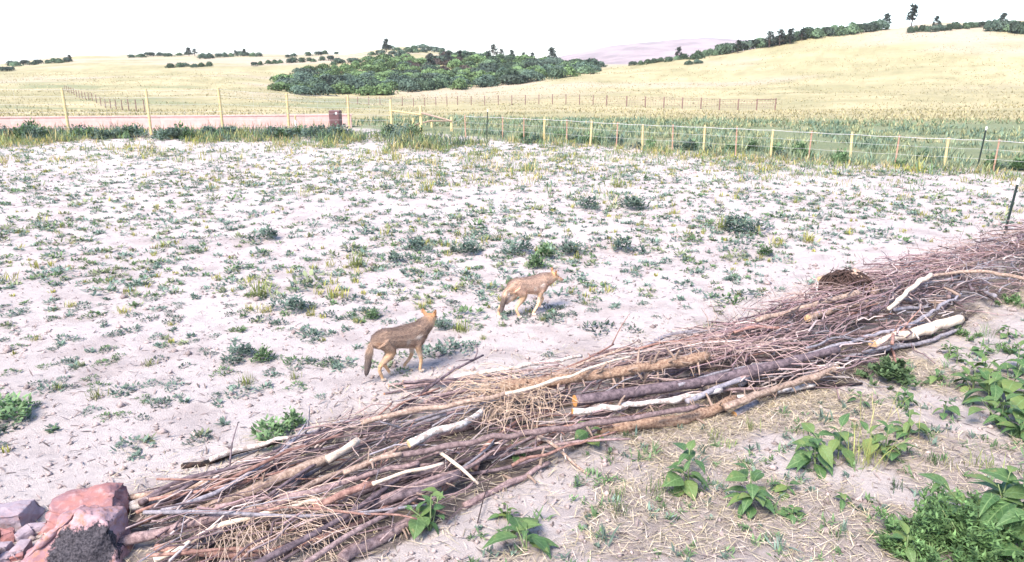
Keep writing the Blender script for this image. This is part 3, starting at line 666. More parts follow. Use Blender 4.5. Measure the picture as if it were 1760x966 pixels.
L_([(1408,480,.30),(1450,474,.3),(1480,472,.28)], .05, .045, 'tan', 'sawn log end at the far side beside the dark root clump', cuts='s', cutm='cutpale')
L_([(1262,571,.36),(1300,560,.40),(1352,563,.38)], .024, .018, 'red', 'rusty curved branch in the pink twigs', 'branch')
L_([(668,662,.06),(745,655,.08),(850,645,.12),(960,628,.14)], .020, .016, 'plum', 'upper straight stick with orange end behind the near animal', 'branch', cuts='s')
L_([(693,656,.10),(790,651,.12),(900,640,.14)], .017, .014, 'darklog', 'dark straight stick just above the orange ended sticks', 'branch', cuts='s')
L_([(695,664,.05),(790,658,.09),(880,648,.13)], .020, .017, 'plum', 'middle straight stick with orange end at the far edge', 'branch', cuts='s')
L_([(660,677,.03),(735,662,.05),(800,655,.1)], .014, .012, 'darklog', 'lowest thin dark stick sticking out at the far edge', 'branch', cuts='s')
L_([(672,706,.12),(705,685,.16),(756,667,.2)], .014, .011, 'red', 'orange red stick rising at the far edge', 'branch')
L_([(640,722,.14),(660,705,.17),(673,694,.18)], .012, .01, 'red', 'short rusty stick tip left of the orange red stick', 'branch')
L_([(780,648,.10),(870,634,.14),(1000,612,.16)], .028, .022, 'white', 'pale pinkish log along the far edge beyond the spiky log')
L_([(1262,712,.035),(1300,692,.035)], .042, .04, 'grey', 'short grey log chunk with brown sawn end lying in the straw', cuts='s', rough=.05)
L_([(1398,711,.02),(1440,708,.02),(1484,706,.02)], .008, .006, 'darklog', 'thin dark twig lying on the straw below the pile', 'branch')
L_([(1416,714,.02),(1445,717,.02),(1474,722,.02)], .018, .016, 'tan', 'short pink brown stick on the straw near the tall dry grass', 'branch')
L_([(1560,562,.2),(1610,530,.28),(1652,505,.33)], .030, .018, 'grey', 'forked silver branch at the right near edge', 'branch', stubs=4, stublen=.2)
L_([(1690,415,.45),(1710,412,.55),(1740,428,.5)], .012, .016, 'darklog', 'dark crooked branch silhouetted at the far right of the pile', 'branch')
def root_clump():
    c = P(1462, 492, 0.42); root = empty('root_clump', Vector((c.x, c.y, float(gz(c.x, c.y))))); h = c.z - root.location.z
    V, F = tube([(0.32, -0.1, h - 0.1), (0.16, 0, h + 0.06), (0.0, 0.05, h + 0.22)], [0.09, 0.11, 0.07], 9, True, 3, 0.2, 3); link('stump', mesh_py('stump', V, F, True), M['tan'], root)
    rng = random.Random(4); VV, FF = [], []
    for k in range(420):                                     # roots wound round the clump
        ax = Vector((rng.gauss(0, 1), rng.gauss(0, 1), rng.gauss(0, 1))).normalized(); u = ax.orthogonal().normalized(); v2 = ax.cross(u); a0 = rng.uniform(0, 6.28); da = rng.uniform(.6, 1.7); rr_ = rng.uniform(.7, 1.1); Q = []
        for j in range(5):
            t = a0 + da * j / 4; q = (u * math.cos(t) + v2 * math.sin(t)) * rr_ * (1 + (.25 if j == 4 and k % 4 == 0 else 0)); Q.append(Vector((q.x * .36 - .08, q.y * .28, h + q.z * .22)))
        v, f = tube(Q, [0.013, 0.006], 5, True, 1); o = len(VV); VV += v; FF += [tuple(i + o for i in q) for q in f]
    me = mesh_py('rootlets', VV, FF); tag(link('rootlets', me, simple('dark_roots', (0.028, 0.018, 0.016), (0.085, 0.05, 0.04), 14, 0.9), root), kind='stuff')
    tag(root, 'dark upturned clump of roots on top of the pile', 'root clump')
root_clump()

def rand_branch(rng, s, t, zf, L, spread, bend):
    a = pile_pt(max(s - 0.2, 0), 0); b = pile_pt(min(s + 0.2, 9), 0); ang = math.atan2(b[1] - a[1], b[0] - a[0]) + rng.gauss(0, spread); c = pile_pt(s, t)
    d = Vector((math.cos(ang), math.sin(ang), rng.gauss(0, 0.07) * (1 + spread))); g = float(terr(c[0], c[1])); h = pile_h(s) * (1 - 0.75 * t * t) * zf * (0.84 if s < 5 else 1.0) + 0.02
    C = Vector((c[0], c[1], g + h)); side = Vector((-d.y, d.x, 0)); n = 5; Q = []
    for k in range(n):
        q = (k / (n - 1) - 0.5); e = C + d * (L * q) + side * (bend * (q * q * 4 - 0.5) * L) + Vector((rng.gauss(0, .012), rng.gauss(0, .012), rng.gauss(0, .01) - abs(q) * q * q * 0.15 * L))
        e.z = max(e.z, g + 0.012); Q.append(e)
    mn = min(float(proj(q.x, q.y, q.z)[0]) for q in Q)
    if mn < 214: return rand_branch(rng, min(s + 0.12 + (214 - mn) / 400, 8.8), t, zf, L, spread, bend)
    return Q
def branches():
    rng = random.Random(99); names = [('plum', 12), ('tan', 2), ('red', 3), ('grey', 5), ('darklog', 7), ('white', 1)]; bag = [n for n, k in names for _ in range(k)]
    LAB = {'plum': 'plum', 'tan': 'tan', 'red': 'reddish', 'grey': 'grey', 'darklog': 'dark', 'white': 'pale'}
    for i in range(244):
        s = rng.uniform(0.05, 8.7) if i % 3 else rng.uniform(4.5, 8.8); t = rng.uniform(-0.85, 0.95); right = s > 5
        L = rng.uniform(0.9, 2.4) * (0.75 if right else 1.0); r = rng.choice([0.010, 0.012, 0.015, 0.018, 0.022, 0.028]) * (1.05 if right else 1)
        Q = rand_branch(rng, s, t, rng.uniform(0.15, 1.0), L, 0.22 if not right else 0.42, rng.gauss(0, 0.09)); o0 = Q[0].copy(); k = rng.choice(bag)
        for q in Q[1:-1]: q += Vector((rng.gauss(0, .02), rng.gauss(0, .02), rng.gauss(0, .012)))
        if any(940 < float(proj(q.x, q.y, q.z)[0]) < 1040 and 655 < float(proj(q.x, q.y, q.z)[1]) < 712 for q in Q): 
            for q in Q: q.z = max(q.z - .2, .03)
        V, F = tube([q - o0 for q in Q], [r, r * 0.55], 8, True, 3, 0.10, i)
        for j in range(rng.choice([0, 1, 2, 3, 4]) + (2 if right else 0)):                # side shoots
            m = rng.randrange(1, 4); a0 = Q[m].lerp(Q[m + 1], rng.random()) - o0; dv = (Q[m + 1] - Q[m]).normalized(); dv = (dv + Vector((rng.gauss(0, .5), rng.gauss(0, .5), rng.uniform(-.1, .6)))).normalized(); Lb = rng.uniform(.06, .5) * (.5 if rng.random() < .5 else 1)
            v, f = tube([a0, a0 + dv * Lb * .5 + Vector((rng.gauss(0, .02), rng.gauss(0, .02), .01)), a0 + dv * Lb], [r * .5, r * .22], 5, True, 2); oo = len(V); V += v; F += [tuple(q + oo for q in g) for g in f]
        o = link('branch', mesh_py('branch', V, F, True), M[k]); o.location = o0
        zone = ('near edge' if t < -.3 else 'far edge' if t > .35 else 'top') + ' of the pile, ' + ('beside the boulders' if s < 1 else 'left part' if s < 2.2 else 'below the near animal' if s < 3.4 else 'around the orange sawn log' if s < 4.6 else 'left of the root clump' if s < 6 else 'by the white log' if s < 7.2 else 'tangled right end')
        tag(o, '%s %s branch at the %s' % ('thick' if r > 0.017 else 'thin', LAB[k], zone), 'branch', '%s %s branches, %s' % ('thick' if r > 0.017 else 'thin', LAB[k], zone))
branches()
def twigs():
    """the mass of fine twigs, past counting"""
    rng = random.Random(123); VV, FF, CC = [], [], []
    def add(Q, r, c):
        v, f = tube(Q, [r, r * 0.45], 4, False, 1); o = len(VV); VV.extend(v); FF.extend([tuple(i + o for i in q) for q in f]); CC.extend([c] * len(v))
    pal = [(0.22, 0.15, 0.155), (0.29, 0.20, 0.20), (0.15, 0.105, 0.11), (0.38, 0.28, 0.26), (0.28, 0.255, 0.27), (0.12, 0.085, 0.09), (0.07, 0.05, 0.05)]
    def vary(c): k = rng.uniform(0.75, 1.25); return tuple(a * k for a in c)
    for i in range(1150):
        s = rng.uniform(0, 9) if i % 3 == 0 else rng.uniform(4, 9); t = max(-1.05, min(1.05, rng.gauss(0, 0.55))); right = s > 4.6
        Q = rand_branch(rng, s, t, rng.uniform(0.25, 1.12), rng.uniform(0.4, 1.3) * (0.8 if right else 1), 0.22 if not right else 0.6, rng.gauss(0, 0.10)); 
        for q in Q[1:]: q += Vector((rng.gauss(0, .02), rng.gauss(0, .02), rng.gauss(0, .015)))
        add(Q, rng.uniform(0.003, 0.0075) if not right else rng.uniform(0.0035, 0.011), vary(rng.choice(pal)))
    for i in range(760):                                        # crooked medium sticks all along
        s = rng.uniform(.1, 8.8) if i % 2 else rng.uniform(4.2, 8.8); t = rng.uniform(-.9, .95); Q = rand_branch(rng, s, t, rng.uniform(.3, 1.1), rng.uniform(.35, 1.1), .35, rng.gauss(0, .10))
        for q in Q[1:]: q += Vector((rng.gauss(0, .03), rng.gauss(0, .03), rng.gauss(0, .02)))
        add(Q, rng.uniform(.006, .013) * (1.2 if s > 4 else 1), vary(rng.choice(pal + [(.46, .37, .345), (.50, .42, .39), (.40, .30, .29)] * (2 if s > 4 else 1))))
    for i in range(140):                                        # pink thin whips, right of middle
        s = rng.uniform(4.2, 6.8); t = rng.uniform(-0.5, 0.55); Q = rand_branch(rng, s, t, rng.uniform(0.8, 1.15), rng.uniform(0.7, 1.6), 0.2, rng.gauss(0, 0.07)); add(Q, rng.uniform(0.004, 0.007), vary((0.33, 0.215, 0.22)))
    for i in range(170):                                        # long pale whips criss-crossing
        s = rng.uniform(0.5, 8.5); t = rng.uniform(-0.7, 0.8); Q = rand_branch(rng, s, t, rng.uniform(0.95, 1.2), rng.uniform(0.5, 1.2), 0.75, rng.gauss(0, 0.10)); add(Q, rng.uniform(0.003, 0.006), vary((0.43, 0.32, 0.28)))
    def fan(px, py, z, n, dpx, spr, L0, L1, c):                 # fans of fine pale twigs
        o = P(px, py, z); d = (P(px + dpx[0], py + dpx[1], z) - o).normalized(); a0 = math.atan2(d.y, d.x)
        for i in range(n):
            a = a0 + rng.gauss(0, spr); L = rng.uniform(L0, L1); st = o + Vector((rng.gauss(0, .22), rng.gauss(0, .15), rng.gauss(0, .05))); dv = Vector((math.cos(a), math.sin(a), rng.uniform(-0.15, 0.35)))
            add([st, st + dv * L * 0.4 + Vector((0, 0, .05)), st + dv * L * 0.75 + Vector((rng.gauss(0, .02), 0, .04)), st + dv * L + Vector((0, 0, -0.10))], rng.uniform(0.0025, 0.005), vary(c))
    fan(480, 890, 0.16, 80, (60, 60), 0.8, 0.3, 0.75, (0.44, 0.335, 0.265)); fan(420, 910, 0.12, 70, (60, 50), 0.7, 0.3, 0.6, (0.44, 0.335, 0.265)); fan(545, 885, 0.16, 25, (40, 50), 0.7, 0.3, 0.5, (0.44, 0.335, 0.265))
    fan(890, 672, 0.34, 110, (-60, 20), 0.9, 0.25, 0.6, (0.47, 0.345, 0.25)); fan(880, 695, 0.34, 70, (-30, 40), 1.0, 0.2, 0.5, (0.46, 0.34, 0.255)); fan(1200, 582, 0.36, 40, (60, 20), 0.9, 0.3, 0.8, (0.42, 0.31, 0.275)); fan(1270, 595, 0.36, 30, (60, 30), 0.9, 0.3, 0.8, (0.42, 0.31, 0.275))
    for i in range(220):                                        # twigs standing up from the crest
        s = rng.uniform(4.5, 9); c = pile_pt(s, rng.uniform(-0.2, 1.0)); g = float(terr(c[0], c[1])); h = pile_h(s) * 0.7; st = Vector((c[0], c[1], g + h)); dv = Vector((rng.gauss(0, .6), rng.gauss(0, .4), rng.uniform(.35, 1))).normalized(); L = rng.uniform(0.12, 0.36)
        add([st, st + dv * L * .5 + Vector((rng.gauss(0, .02), 0, 0)), st + dv * L], rng.uniform(.003, .006), vary(rng.choice(pal[:4])))
    me = mesh_np('twigs', np.array([tuple(v) for v in VV]), np.array(FF), np.array(CC)); tag(link('twigs', me, M['twig']), 'mass of fine pink and brown twigs filling the brush pile', 'twigs', kind='stuff')
twigs()

# ================================================================== BOULDERS
def rock_mat(name, c1, c2, c3, dark=None):
    m, nt, b = new_mat(name); n1 = noise(nt, 2.6, 6, 'Object', 0.65, (1, 1, 2.2)); n2 = noise(nt, 16, 6); n3 = noise(nt, 60, 3)
    c = mixc(nt, ramp(nt, n1, 0.38, 0.62), c1, c2); c = mixc(nt, ramp(nt, n2, 0.5, 0.72), c, c3)
    if dark:                                                   # black crust with its own ragged outline
        tc = nt.nodes.new('ShaderNodeTexCoord'); mp = nt.nodes.new('ShaderNodeMapping'); mp.inputs['Location'].default_value = tuple(-v for v in dark)
        nt.links.new(tc.outputs['Object'], mp.inputs[0]); ln = nt.nodes.new('ShaderNodeVectorMath'); ln.operation = 'LENGTH'; nt.links.new(mp.outputs[0], ln.inputs[0])
        w = noise(nt, 4.5, 8, 'Object', 0.75); ma = nt.nodes.new('ShaderNodeMath'); ma.operation = 'MULTIPLY_ADD'; nt.links.new(w, ma.inputs[0]); ma.inputs[1].default_value = 0.8; nt.links.new(ln.outputs['Value'], ma.inputs[2])
        cr = mixc(nt, ramp(nt, n3, 0.35, 0.7), (0.012, 0.011, 0.016), (0.085, 0.075, 0.085)); mr = nt.nodes.new('ShaderNodeMapRange'); mr.inputs[1].default_value = 0.70; mr.inputs[2].default_value = 0.67
        nt.links.new(ma.outputs[0], mr.inputs[0]); c = mixc(nt, mr.outputs[0], c, cr)
    nt.links.new(c, b.inputs['Base Color']); b.inputs['Roughness'].default_value = 0.85; b.inputs['Specular IOR Level'].default_value = 0.25
    ad = nt.nodes.new('ShaderNodeMath'); ad.operation = 'ADD'; nt.links.new(n2, ad.inputs[0]); nt.links.new(n1, ad.inputs[1]); bump(nt, b, ad.outputs[0], 0.6, 0.03); return m
def rock_mesh(pts, bev, seed, sub=3, amp=0.024):
    import bmesh
    bm = bmesh.new()
    for p in pts: bm.verts.new(p)
    r = bmesh.ops.convex_hull(bm, input=bm.verts[:]); bmesh.ops.delete(bm, geom=[g for g in r['geom_interior'] if isinstance(g, bmesh.types.BMVert)], context='VERTS')
    bmesh.ops.dissolve_limit(bm, angle_limit=R(6), verts=bm.verts[:], edges=bm.edges[:])
    bmesh.ops.bevel(bm, geom=bm.edges[:], offset=bev, segments=2, affect='EDGES', profile=0.6)
    bmesh.ops.triangulate(bm, faces=bm.faces[:])
    for _ in range(sub + 1): bmesh.ops.subdivide_edges(bm, edges=[e for e in bm.edges if e.calc_length() > 0.024], cuts=1, use_grid_fill=True)
    bmesh.ops.triangulate(bm, faces=bm.faces[:]); bm.normal_update()
    from mathutils import noise as N
    for v in bm.verts:
        q = v.co * 6 + Vector((seed, seed, 0)); v.co += v.normal * (N.noise(q) * amp + N.noise(q * 3) * amp * 0.5 + abs(N.noise(v.co * 2.2 + Vector((seed, 0, 0)))) * -amp * 1.5 - (amp * .8 if N.noise(Vector((v.co.x * 3, v.co.y * 3, v.co.z * 14)) + Vector((seed, 1, 2))) > .15 else 0))
    me = bpy.data.meshes.new('rock'); bm.to_mesh(me); bm.free()
    for p in me.polygons: p.use_smooth = p.area < 0.004
    return me
def boulders():
    mA = rock_mat('red_sandstone_crusted', (0.22, 0.115, 0.125), (0.42, 0.28, 0.295), (0.33, 0.15, 0.08), (0.12, -0.30, 0.16)); mB = rock_mat('red_sandstone', (0.33, 0.145, 0.125), (0.20, 0.115, 0.13), (0.36, 0.24, 0.245)); mC = rock_mat('purple_sandstone', (0.24, 0.185, 0.215), (0.38, 0.32, 0.35), (0.30, 0.18, 0.175))
    g = P(150, 955); g.z = float(terr(g.x, g.y)) - 0.05
    o = link('boulder', rock_mesh([(-.52, -.30, 0), (-.40, .02, .13), (-.22, .12, .32), (.02, -.02, .47), (.10, -.06, .475), (.26, -.10, .40), (.33, -.16, .16), (.34, -.22, 0), (.10, -.36, 0), (-.12, -.34, .06), (.30, .18, 0), (.22, .20, .34), (-.3, .25, 0), (-.1, .22, .36), (-.44, -.28, .06)], 0.018, 3), mA)
    o.location = g; tag(o, 'large pink boulder with a black crusted face at the lower left corner', 'boulder')
    g = P(150, 905); g.z = float(terr(g.x, g.y)) - 0.05
    o = link('boulder', rock_mesh([(-.34, -.12, 0), (-.33, -.08, .16), (-.30, .06, .36), (-.05, .10, .42), (.12, .14, .46), (.24, .05, .43), (.27, -.1, .30), (.28, -.14, 0), (.28, .3, 0), (.2, .3, .38), (-.3, .3, 0), (-.26, .28, .3), (-.1, -.14, .2)], 0.02, 9), mB)
    o.location = g; o.scale = (1, 1, .74); tag(o, 'reddish purple boulder just behind the crusted one', 'boulder')
    def small(px, py, sx, sy, sz, m, label, seed, rz=0.0):
        rnd = random.Random(seed); pts = []
        for a in (-1, 1):
            for b in (-1, 1):
                for c in (0, 1): pts.append((a * sx * rnd.uniform(.55, 1) / 2, b * sy * rnd.uniform(.55, 1) / 2, c * sz * rnd.uniform(.7, 1)))
        for _ in range(3): pts.append((rnd.uniform(-.5, .5) * sx, rnd.uniform(-.5, .5) * sy, sz * rnd.uniform(.4, 1.05)))
        g = P(px, py); g.z = float(gz(g.x, g.y)) - 0.02; o = link('rock', rock_mesh(pts, 0.008, seed, 2, 0.010), m); o.location = g; o.rotation_euler = (0, 0, rz); tag(o, label, 'rock')
    small(20, 898, .52, .38, .20, mC, 'flat purple slab at the left edge behind the small stones', 11, .2)
    small(14, 930, .13, .13, .13, mB, 'pink angular stone at the left edge', 12, .5); small(42, 926, .15, .14, .12, mC, 'purple wedge stone beside the pink one', 13, 1.0); small(66, 915, .16, .12, .10, mC, 'flat purple stone touching the crusted boulder', 14, .4)
    small(38, 950, .17, .13, .11, mC, 'lavender stone in the lowest corner heap', 15, 1.6); small(5, 948, .13, .14, .10, mC, 'dark purple stone cut by the left edge', 16); small(30, 962, .12, .10, .07, mB, 'small red stone at the foot of the crusted boulder', 17, .3); small(8, 966, .12, .1, .08, mC, 'small stone in the bottom left corner', 18, .8); small(50, 972, .09, .08, .06, mA, 'pale pebble at the bottom edge', 19)
    small(-30, 935, .25, .22, .2, mC, 'purple stone just past the left edge', 21); small(-30, 975, .22, .2, .16, mB, 'red stone just past the left corner', 22)
boulders()

# ================================================================== WEEDS, GRASS, STRAW
TEAL, GRN, YEL, DRY = np.array([0.128, 0.180, 0.142]), np.array([0.122, 0.192, 0.09]), np.array([0.34, 0.33, 0.09]), np.array([0.50, 0.40, 0.19])
def rosette(rng, n, L, W, col, lean=(0.5, 1.45), base=None, stalk=0.0):
    az = rng.uniform(0, 6.283, n); b = np.zeros((n, 3)); b[:, :2] = rng.normal(size=(n, 2)) * L * 0.28; b[:, 2] = rng.uniform(-0.01, stalk + 1e-3, n)
    if base is not None: b += base
    return blades(b, az, rng.uniform(0.5, 1.15, n) * L, rng.uniform(0.6, 1.3, n) * W, rng.uniform(lean[0], lean[1], n), rng.uniform(-0.2, 0.7, n), col * rng.uniform(0.65, 1.3, (n, 1)))
def clump(rng, n, rad, h, leaf, col, base=None):
    """low cushion of small leaves"""
    a = rng.uniform(0, 6.283, n); q = rad * np.sqrt(rng.random(n)); top = h * (1 - 0.75 * (q / rad) ** 2) * rng.uniform(.35, 1.1, n); lobe = 1 + .35 * np.sin(a * 3 + rng.uniform(0, 6)); b = np.stack([np.cos(a) * q * lobe, np.sin(a) * q * lobe, top], -1)
    if base is not None: b = b + base
    return blades(b, a + rng.normal(size=n) * .9, rng.uniform(.6, 1.3, n) * leaf, rng.uniform(.35, .6, n) * leaf, rng.uniform(.5, 1.7, n), rng.uniform(-.3, .6, n), np.asarray(col) * rng.uniform(.6, 1.35, (n, 1)))
def weed_mesh(seed, col, kind):
    rng = np.random.default_rng(seed)
    if kind == 'low': parts = [clump(rng, 70, 0.17, 0.07, 0.055, col)]
    elif kind == 'tuft': parts = [rosette(rng, 46, 0.22, 0.010, col, (0.0, 0.8)), clump(rng, 14, 0.08, 0.04, 0.05, col * .7)]
    else:
        parts = [clump(rng, 60, rng.uniform(.08, .12), rng.uniform(.12, .24), 0.06, col * rng.uniform(.8, 1.25), np.array([*(rng.normal(size=2) * .1), 0])) for k in range(4)]
    V, F, C = cat(parts); me = mesh_np('weed', V, F, C); me.materials.append(M['leafy']); return me
WLOW = [weed_mesh(300 + k, TEAL * (0.8 + 0.15 * k), 'low') for k in range(4)] + [weed_mesh(310, GRN, 'low'), weed_mesh(311, TEAL * 0.7, 'low')]
WTUFT = [weed_mesh(320, YEL, 'tuft'), weed_mesh(321, np.array([0.22, 0.25, 0.08]), 'tuft')]; WLEAF = [weed_mesh(330, GRN, 'leafy'), weed_mesh(331, GRN * 1.35, 'leafy'), weed_mesh(332, TEAL, 'leafy')]
def put_weed(x, y, me, s, label, group=None, name='weed', cat_='weed', hz=1.0):
    o = bpy.data.objects.new(name, me); COL.objects.link(o); o.location = G(x, y, -0.005); o.scale = (s, s, s * hz); o.rotation_euler = (0, 0, random.uniform(0, 6.28)); return tag(o, label, cat_, group)
def wp(px, py): p = P(px, py); return p.x, p.y
def field():
    rng = np.random.default_rng(77); n = 42000; Y = rng.uniform(5, 41, n); X = rng.uniform(-0.86, 0.86, n) * (Y + 1.5)
    dens = sstep(0.30, 0.62, fbm(X * 0.22, Y * 0.30, 71, 3)); dens = 0.34 + 0.66 * dens
    ns = near_side(X, Y); ok = (Y < yb(X) - 0.3) & ~inpoly(X, Y, PILE_POLY) & (ns < 0)
    far = np.interp(X, FE[:, 0], FE[:, 1]); back = Y - far; bare = sstep(0.2, 2.6, back); dens = dens * (0.05 + 0.95 * bare)
    dens = dens * np.interp(Y, [5, 9, 13, 25, 41], [0.10, 0.24, 0.62, 0.80, 1.0]) * np.interp(X, [-30, 0, 6, 14], [1, 1, .8, .9])
    ok &= rng.random(n) < dens * 0.62
    X, Y = X[ok], Y[ok]; o = np.argsort(Y); X, Y = X[o], Y[o]; k = 0; parts = []
    for x, y in zip(X, Y):
        s = rng.lognormal(-0.80, 0.42); s = min(s, 1.4); tuft = rng.random() < (0.10 + 0.12 * (y > 24))
        if k < 262 and s > 0.36:
            qx, qy = proj(x, y, 0); z = ('lowest left sand' if qy > 780 else 'sand beside the pile' if qy > 680 else 'band level with the near animal' if qy > 570 else 'band level with the far animal' if qy > 480 else 'band above the animals') + (', left edge' if qx < 200 else ', left of centre' if qx < 420 else ', just left of the animals' if qx < 640 else ', around the animals' if qx < 960 else ', right of the animals')
            if tuft: put_weed(x, y, random.choice(WTUFT), s * 0.9, 'yellow green grass tuft, ' + z, 'grass tufts, ' + z, 'grass_tuft', 'grass tuft')
            else: put_weed(x, y, random.choice(WLOW), s, 'low grey green weed, ' + z, 'low weeds, ' + z)
            k += 1; continue
        g = np.array([x, y, float(gz(x, y))]); c = (TEAL * 1.15 if rng.random() < .7 else np.array([.20, .23, .13])) * rng.uniform(.75, 1.3)
        if tuft: v = rosette(rng, 16, 0.22 * s, 0.016, YEL * rng.uniform(.7, 1.1), (0.0, 0.8), base=g)
        else: v = clump(rng, 20, 0.16 * s * (1 + .3 * (y > 24)), 0.07 * s, 0.10 * max(s, .6), c if rng.random() < .8 else GRN, base=g)
        parts.append(v)
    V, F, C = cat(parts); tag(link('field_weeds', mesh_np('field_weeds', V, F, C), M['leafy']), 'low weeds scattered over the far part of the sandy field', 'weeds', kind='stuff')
    parts = []; n = 15000; Y = 4.5 + 34 * rng.random(n) ** 1.2; X = rng.uniform(-0.8, 0.8, n) * (Y + 1); ok = Y < yb(X); X, Y = X[ok], Y[ok]   # tiny dead sprigs and litter
    base = np.stack([X, Y, gz(X, Y) + 0.004], -1); m = len(X); col = np.array([[0.19, 0.15, 0.14]]) * rng.uniform(.5, 1.8, (m, 1))
    v = blades(base, rng.uniform(0, 6.28, m), rng.uniform(.03, .12, m), rng.uniform(.008, .024, m), rng.uniform(1.0, 1.6, m), rng.uniform(-.1, .2, m), col)
    tag(link('plant_litter', mesh_np('plant_litter', *v), M['twig']), 'dead leaf bits and sprigs strewn over the sand', 'litter', kind='stuff')
field()
for px, py, me, s, lab in ((40, 712, WLEAF[1], 1.25, 'bright green leafy weed at the left edge of the field'), (482, 752, WLEAF[1], 1.1, 'bright green leafy weed touching the far edge of the pile at left'), (515, 735, WLEAF[0], 0.8, 'smaller green weed beside the bright one at the pile edge'),
    (415, 612, WLEAF[2], 1.0, 'wide grey green weed clump left of the near animal'), (450, 624, WLEAF[0], 0.85, 'green weed clump right of the wide grey green one'), (511, 536, WLEAF[2], 1.25, 'round grey green bush in open sand left of both animals'), (463, 412, WLEAF[2], 1.4, 'solitary rounded weed high in the left half of the field'),
    (448, 512, WTUFT[1], 1.5, 'yellow green grass tuft above the round grey bush'), (578, 512, WTUFT[0], 1.25, 'yellow grass tuft between the round bush and the far animal'), (612, 460, WTUFT[1], 1.5, 'yellow green tuft upper left of the far animal'), (712, 428, WLEAF[2], 1.4, 'grey green clump in the weed row above the animals'), (680, 450, WLEAF[2], 1.1, 'lower clump in the weed row above the animals'),
    (810, 436, WLEAF[2], 1.5, 'broad clump in the middle of the weed row'), (895, 434, WLEAF[2], 1.5, 'clump straight above the far animal'), (935, 440, WLEAF[0], 1.3, 'green clump at the end of the weed row'), (985, 436, WLEAF[2], 1.5, 'last wide grey clump of the weed row'), (925, 462, WLEAF[0], 1.2, 'green weed directly behind the far animal'),
    (1068, 430, WLEAF[2], 1.5, 'isolated clump right of the weed row'), (1008, 358, WLEAF[2], 1.7, 'dark clump in the middle distance above the weed row'), (1094, 360, WLEAF[2], 2.0, 'wide dark clump right of the middle distance one'), (1268, 402, WLEAF[2], 2.2, 'largest green clump right of centre'), (1243, 396, WTUFT[1], 1.8, 'yellow tuft against the largest green clump'),
    (1305, 440, WLEAF[0], 1.0, 'small green weed below the largest clump'), (1335, 424, WTUFT[0], 1.2, 'pale yellow tuft right of the small green weed'), (1390, 418, WTUFT[0], 1.3, 'pale yellow tuft farther right toward the steel post'), (1250, 518, WLOW[4], 1.5, 'grassy weed by the far edge of the pile'), (1283, 510, WLOW[0], 1.3, 'second grassy weed by the far edge of the pile'), (764, 568, WLEAF[2], 0.8, 'grey green weed right of the near animal head'), (800, 542, WLOW[4], 1.4, 'low weed between the two animals'),
    (735, 608, WLOW[3], 1.2, 'grey weed behind the near animal front leg'), (770, 604, WLOW[2], 1.3, 'grey weed right of the near animal'), (638, 552, WLEAF[0], .7, 'green weed left above the near animal back'), (1060, 322, WTUFT[1], 2.0, 'tall yellow weed high in the field'), (735, 330, WTUFT[0], 1.8, 'yellow tuft high in the middle of the field')):
    put_weed(*wp(px, py), me, s, lab)
